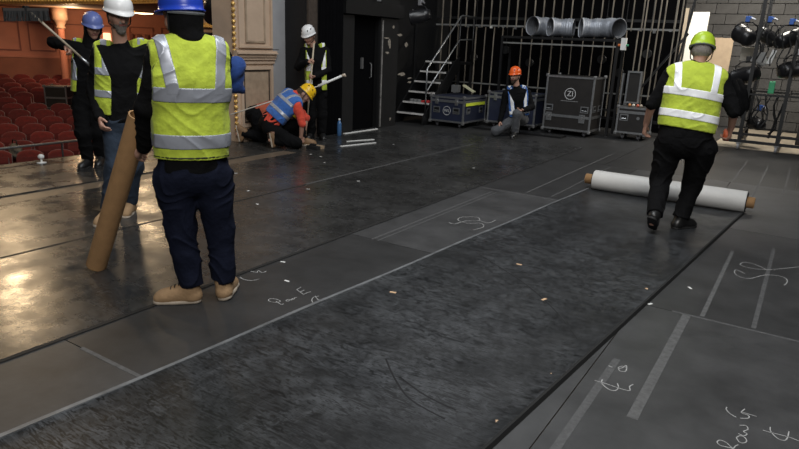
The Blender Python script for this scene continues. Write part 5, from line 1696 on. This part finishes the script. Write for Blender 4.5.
# blue cloth bundle tucked under the arm of the person in front
t = thing('cloth_bundle', 'bright blue folded cloth tucked under the arm beside the lime vest', 'cloth', (-3.03, 2.78, 1.27))
sdf_obj('folded_cloth', [Ell((0, 0, 0.10), (0.07, 0.07, 0.10), None, 0.03), Ell((0.02, 0.02, 0.16), (0.06, 0.06, 0.07), None, 0.03), Cone((-0.03, -0.03, 0.04), (0.04, 0.05, 0.02), 0.03, 0.025, 0.03)],
        0.009, [cloth('blue_cloth', (0.02, 0.05, 0.18))], t, lambda D, X, Y, Z: D + 0.014 * (1 - np.abs(np.sin(Z * 26 + 14 * X - 20 * Y))) - 0.004)

# orange tape roll in the hand of the person by the vinyl roll
t = thing('tape_roll', 'orange red tape roll in the hand of the person in lime helmet', 'tape roll', (-0.62, 6.62, 0.86))
MB().lathe([(0.028, -0.024), (0.055, -0.024), (0.055, 0.024), (0.028, 0.024), (0.028, -0.024)], 24, (0, 0, 0.055), 'X').build('tape', mat('orange_tape', (0.62, 0.13, 0.05), 0.5), t, True)

# ------------------------------------------------------------------ small things on the floor by the crouching people
tag(MB().box((-6.40, 7.35, 0), (-6.15, 7.47, 0.05)).build('wood_block', mat('block_wood', (0.30, 0.22, 0.14), 0.7), bevel=0.005), 'short brown timber block on the floor by the crouching person', 'timber block')
tag(MB().box((-6.33, 7.25, 0), (-6.12, 7.34, 0.06)).box((-6.28, 7.27, 0.06), (-6.18, 7.32, 0.09)).build('drill_case', M_RUB, bevel=0.008), 'small black tool lying on the floor by the crouching person', 'tool')
for (a, b2, w, lab) in (((-6.10, 7.80), (-5.93, 8.52), 0.035, 'long white batten lying on the floor by the drape'), ((-6.34, 8.27), (-6.16, 8.80), 0.03, 'short white batten lying on the floor by the door'),
                        ((-6.92, 8.95), (-6.90, 9.95), 0.05, 'white strip lying along the foot of the black door flat')):
    tag(MB().bar((a[0], a[1], 0.008), (b2[0], b2[1], 0.008), w, 0.016).build('white_batten', M_WHITE), lab, 'batten', 'white battens')
bt = thing('water_bottle', 'blue plastic water bottle standing by the drape', 'bottle', (-6.85, 8.72, 0))
MB().lathe([(0.03, 0), (0.04, 0.01), (0.04, 0.17), (0.036, 0.19), (0.04, 0.21), (0.018, 0.27)], 16).build('bottle_body', mat('blue_plastic', (0.05, 0.13, 0.28), 0.25), bt, True)
MB().lathe([(0.02, 0.27), (0.02, 0.30), (0.005, 0.302)], 14).build('cap', M_WHITE, bt, True)

# ------------------------------------------------------------------ boom of lanterns at the edge of the opening
bm_ = thing('lighting_boom', 'black vertical lighting boom pipe with cross arms beside the pier', 'lighting boom', (-8.2, 7.25, 0))
MB().tube([(0, 0.32, -1.6), (0, 0.32, 4.5)], 0.03, 10).build('pipe', M_BLACKM, bm_, True)
MB().tube([(0, -0.55, 1.62), (0, 0.5, 1.62)], 0.025, 10).build('cross_arm', M_BLACKM, bm_, True)
MB().tube([(0, -0.65, 2.45), (0, 0.5, 2.45)], 0.025, 10).build('cross_arm', M_BLACKM, bm_, True)
MB().tube([(0.0, 0.2, 0.4), (0, 0.45, 0.4)], 0.025, 10).build('cross_arm', M_BLACKM, bm_, True)
lantern((-8.25, 7.24, 2.0), 0.9, -0.5, 'black stage lantern hanging on the boom beside the cream pier', 0.15, 0.42, M_BLACKM, 0.32)
lantern((-8.25, 6.85, 2.02), 1.2, -0.3, 'smaller black stage lantern hanging on the boom above the blue helmet', 0.12, 0.36, M_BLACKM, 0.32)
# cream box front of the auditorium behind the boom
bxw = struct(MB().box((-11.5, 9.3, -1.6), (-9.0, 9.5, 5.0)).build('wall_box', mat('box_cream', (0.42, 0.29, 0.20), 0.6, var=0.2, vscale=3)), 'cream side wall of the auditorium beyond the pier', 'wall')
for z in (0.9, 1.75, 2.6):
    MB().box((-11.5, 9.22, z), (-9.0, 9.3, z + 0.09)).build('moulding', M_GOLD, bxw)

# flight case left among the seats
t, body = flight_case('flight_case', 'small white edged flight case standing among the red seats', (-17.85, 9.98, -0.62), (0.62, 0.45, 0.62), M_BRN, 0.3, 0.05, 'flight cases in the stalls')
t.rotation_euler = (0, 0, seat_rz - 0.35)

# ------------------------------------------------------------------ small things in the stalls and over the door
for (x, y, z) in ((-15.738, 8.162, -0.775), (-14.938, 7.913, -0.851), (-17.018, 9.122, -0.623)):
    c_ = thing('paper_cup', 'small white paper cup left on a stalls armrest', 'cup', (x, y, z), 0, 'paper cups in the stalls')
    MB().lathe([(0.028, 0), (0.032, 0.005), (0.042, 0.10), (0.036, 0.10), (0.03, 0.02)], 14).build('cup_wall', M_WHITE, c_, True)
bg = thing('bag', 'grey checked bag leaning on a front stalls seat', 'bag', (-13.68, 6.60, -1.03))
sdf_obj('bag_body', [Ell((0, 0, 0.16), (0.20, 0.10, 0.15), None, 0.05), Ell((0.02, 0.02, 0.06), (0.19, 0.11, 0.08), None, 0.05)], 0.012,
        [mat('grey_check', (0.12, 0.11, 0.09), 0.9, var=0.7, vscale=28)], bg, lambda D, X, Y, Z: D + 0.006 * np.sin(Z * 40 + 20 * X))
MB().tube([(-0.1, 0, 0.28), (-0.07, 0, 0.38), (0.07, 0, 0.38), (0.1, 0, 0.28)], 0.012, 6).build('handle', M_RUB, bg, True)
fm = thing('edge_marker', 'small white peg light on the front edge of the stage', 'marker light', (-7.86, 4.08, 0.004))
MB().lathe([(0.055, 0), (0.055, 0.006), (0.012, 0.012), (0.012, 0.05)], 14).build('base', M_WHITE, fm, True)
MB().lathe([(0.012, 0.05), (0.034, 0.06), (0.038, 0.085), (0.02, 0.105), (0.004, 0.11)], 14).build('bulb', M_WHITE, fm, True)
for (y, z, lab) in ((9.2, 2.32, 'small silver clamp on the beam over the door hinge side'), (9.6, 2.32, 'small silver clamp on the beam over the middle of the door'), (10.0, 2.32, 'small silver clamp on the beam over the door handle side')):
    tag(MB().cbox((-6.98, y, z + 0.03), (0.05, 0.07, 0.06)).cbox((-6.96, y + 0.05, z + 0.045), (0.02, 0.05, 0.02)).build('pipe_clamp', M_SILV, bevel=0.006), lab, 'clamp', 'clamps over the door')
lantern((-6.72, 11.02, 2.12), 1.9, -0.2, 'black stage lantern with a silver clamp beside the door beam', 0.13, 0.36, M_SILV, 0.22)

# black cover bag and pale box hanging on the trolley end by the plywood
cb = thing('cover_bag', 'black fabric cover bag slumped over the trolley rail beside the plywood', 'bag', (-1.14, 13.06, 0.98))
sdf_obj('bag_cloth', [Ell((0, 0, 0.02), (0.20, 0.13, 0.16), None, 0.05), Ell((0.04, -0.05, -0.18), (0.17, 0.10, 0.22), None, 0.05), Ell((-0.06, 0.02, 0.14), (0.12, 0.10, 0.12), None, 0.05)],
        0.012, [BLK], cb, lambda D, X, Y, Z: D + 0.02 * (1 - np.abs(np.sin(X * 24 + 9 * Z + 12 * Y))) - 0.006)
o = MB().cbox((-1.18, 13.62, 1.68), (0.22, 0.10, 0.24)).build('dimmer_box', mat('pale_box', (0.45, 0.42, 0.36), 0.6), bevel=0.01)
tag(o, 'pale grey square box hung behind the trolley post by the plywood', 'box')
for i in range(6):
    pts = [(-0.95 + 0.11 * i + 0.03 * math.sin(j * 1.7 + i), 12.90 + 0.03 * math.cos(j * 1.1 + i), 2.25 - 0.11 * j - 0.05 * i) for j in range(7)]
    tag(MB().tube(pts, 0.012, 6).build('cable_tail', M_RUB, None, True), 'black cable tail hanging from the trolley lanterns', 'cable', 'cable tails on the trolley')

for i in range(12):
    o = MB().box((-0.018, -0.010, 0.0), (0.018, 0.010, 0.0015)).build('paper_fleck', M_WHITE)
    o.location = (random.uniform(-6.0, -3.4), random.uniform(3.2, 9.0), 0.0056)
    o.rotation_euler = (0, 0, i * 0.9)
    tag(o, 'tiny white paper fleck on the glossy black dance floor', 'paper scrap', 'paper flecks')
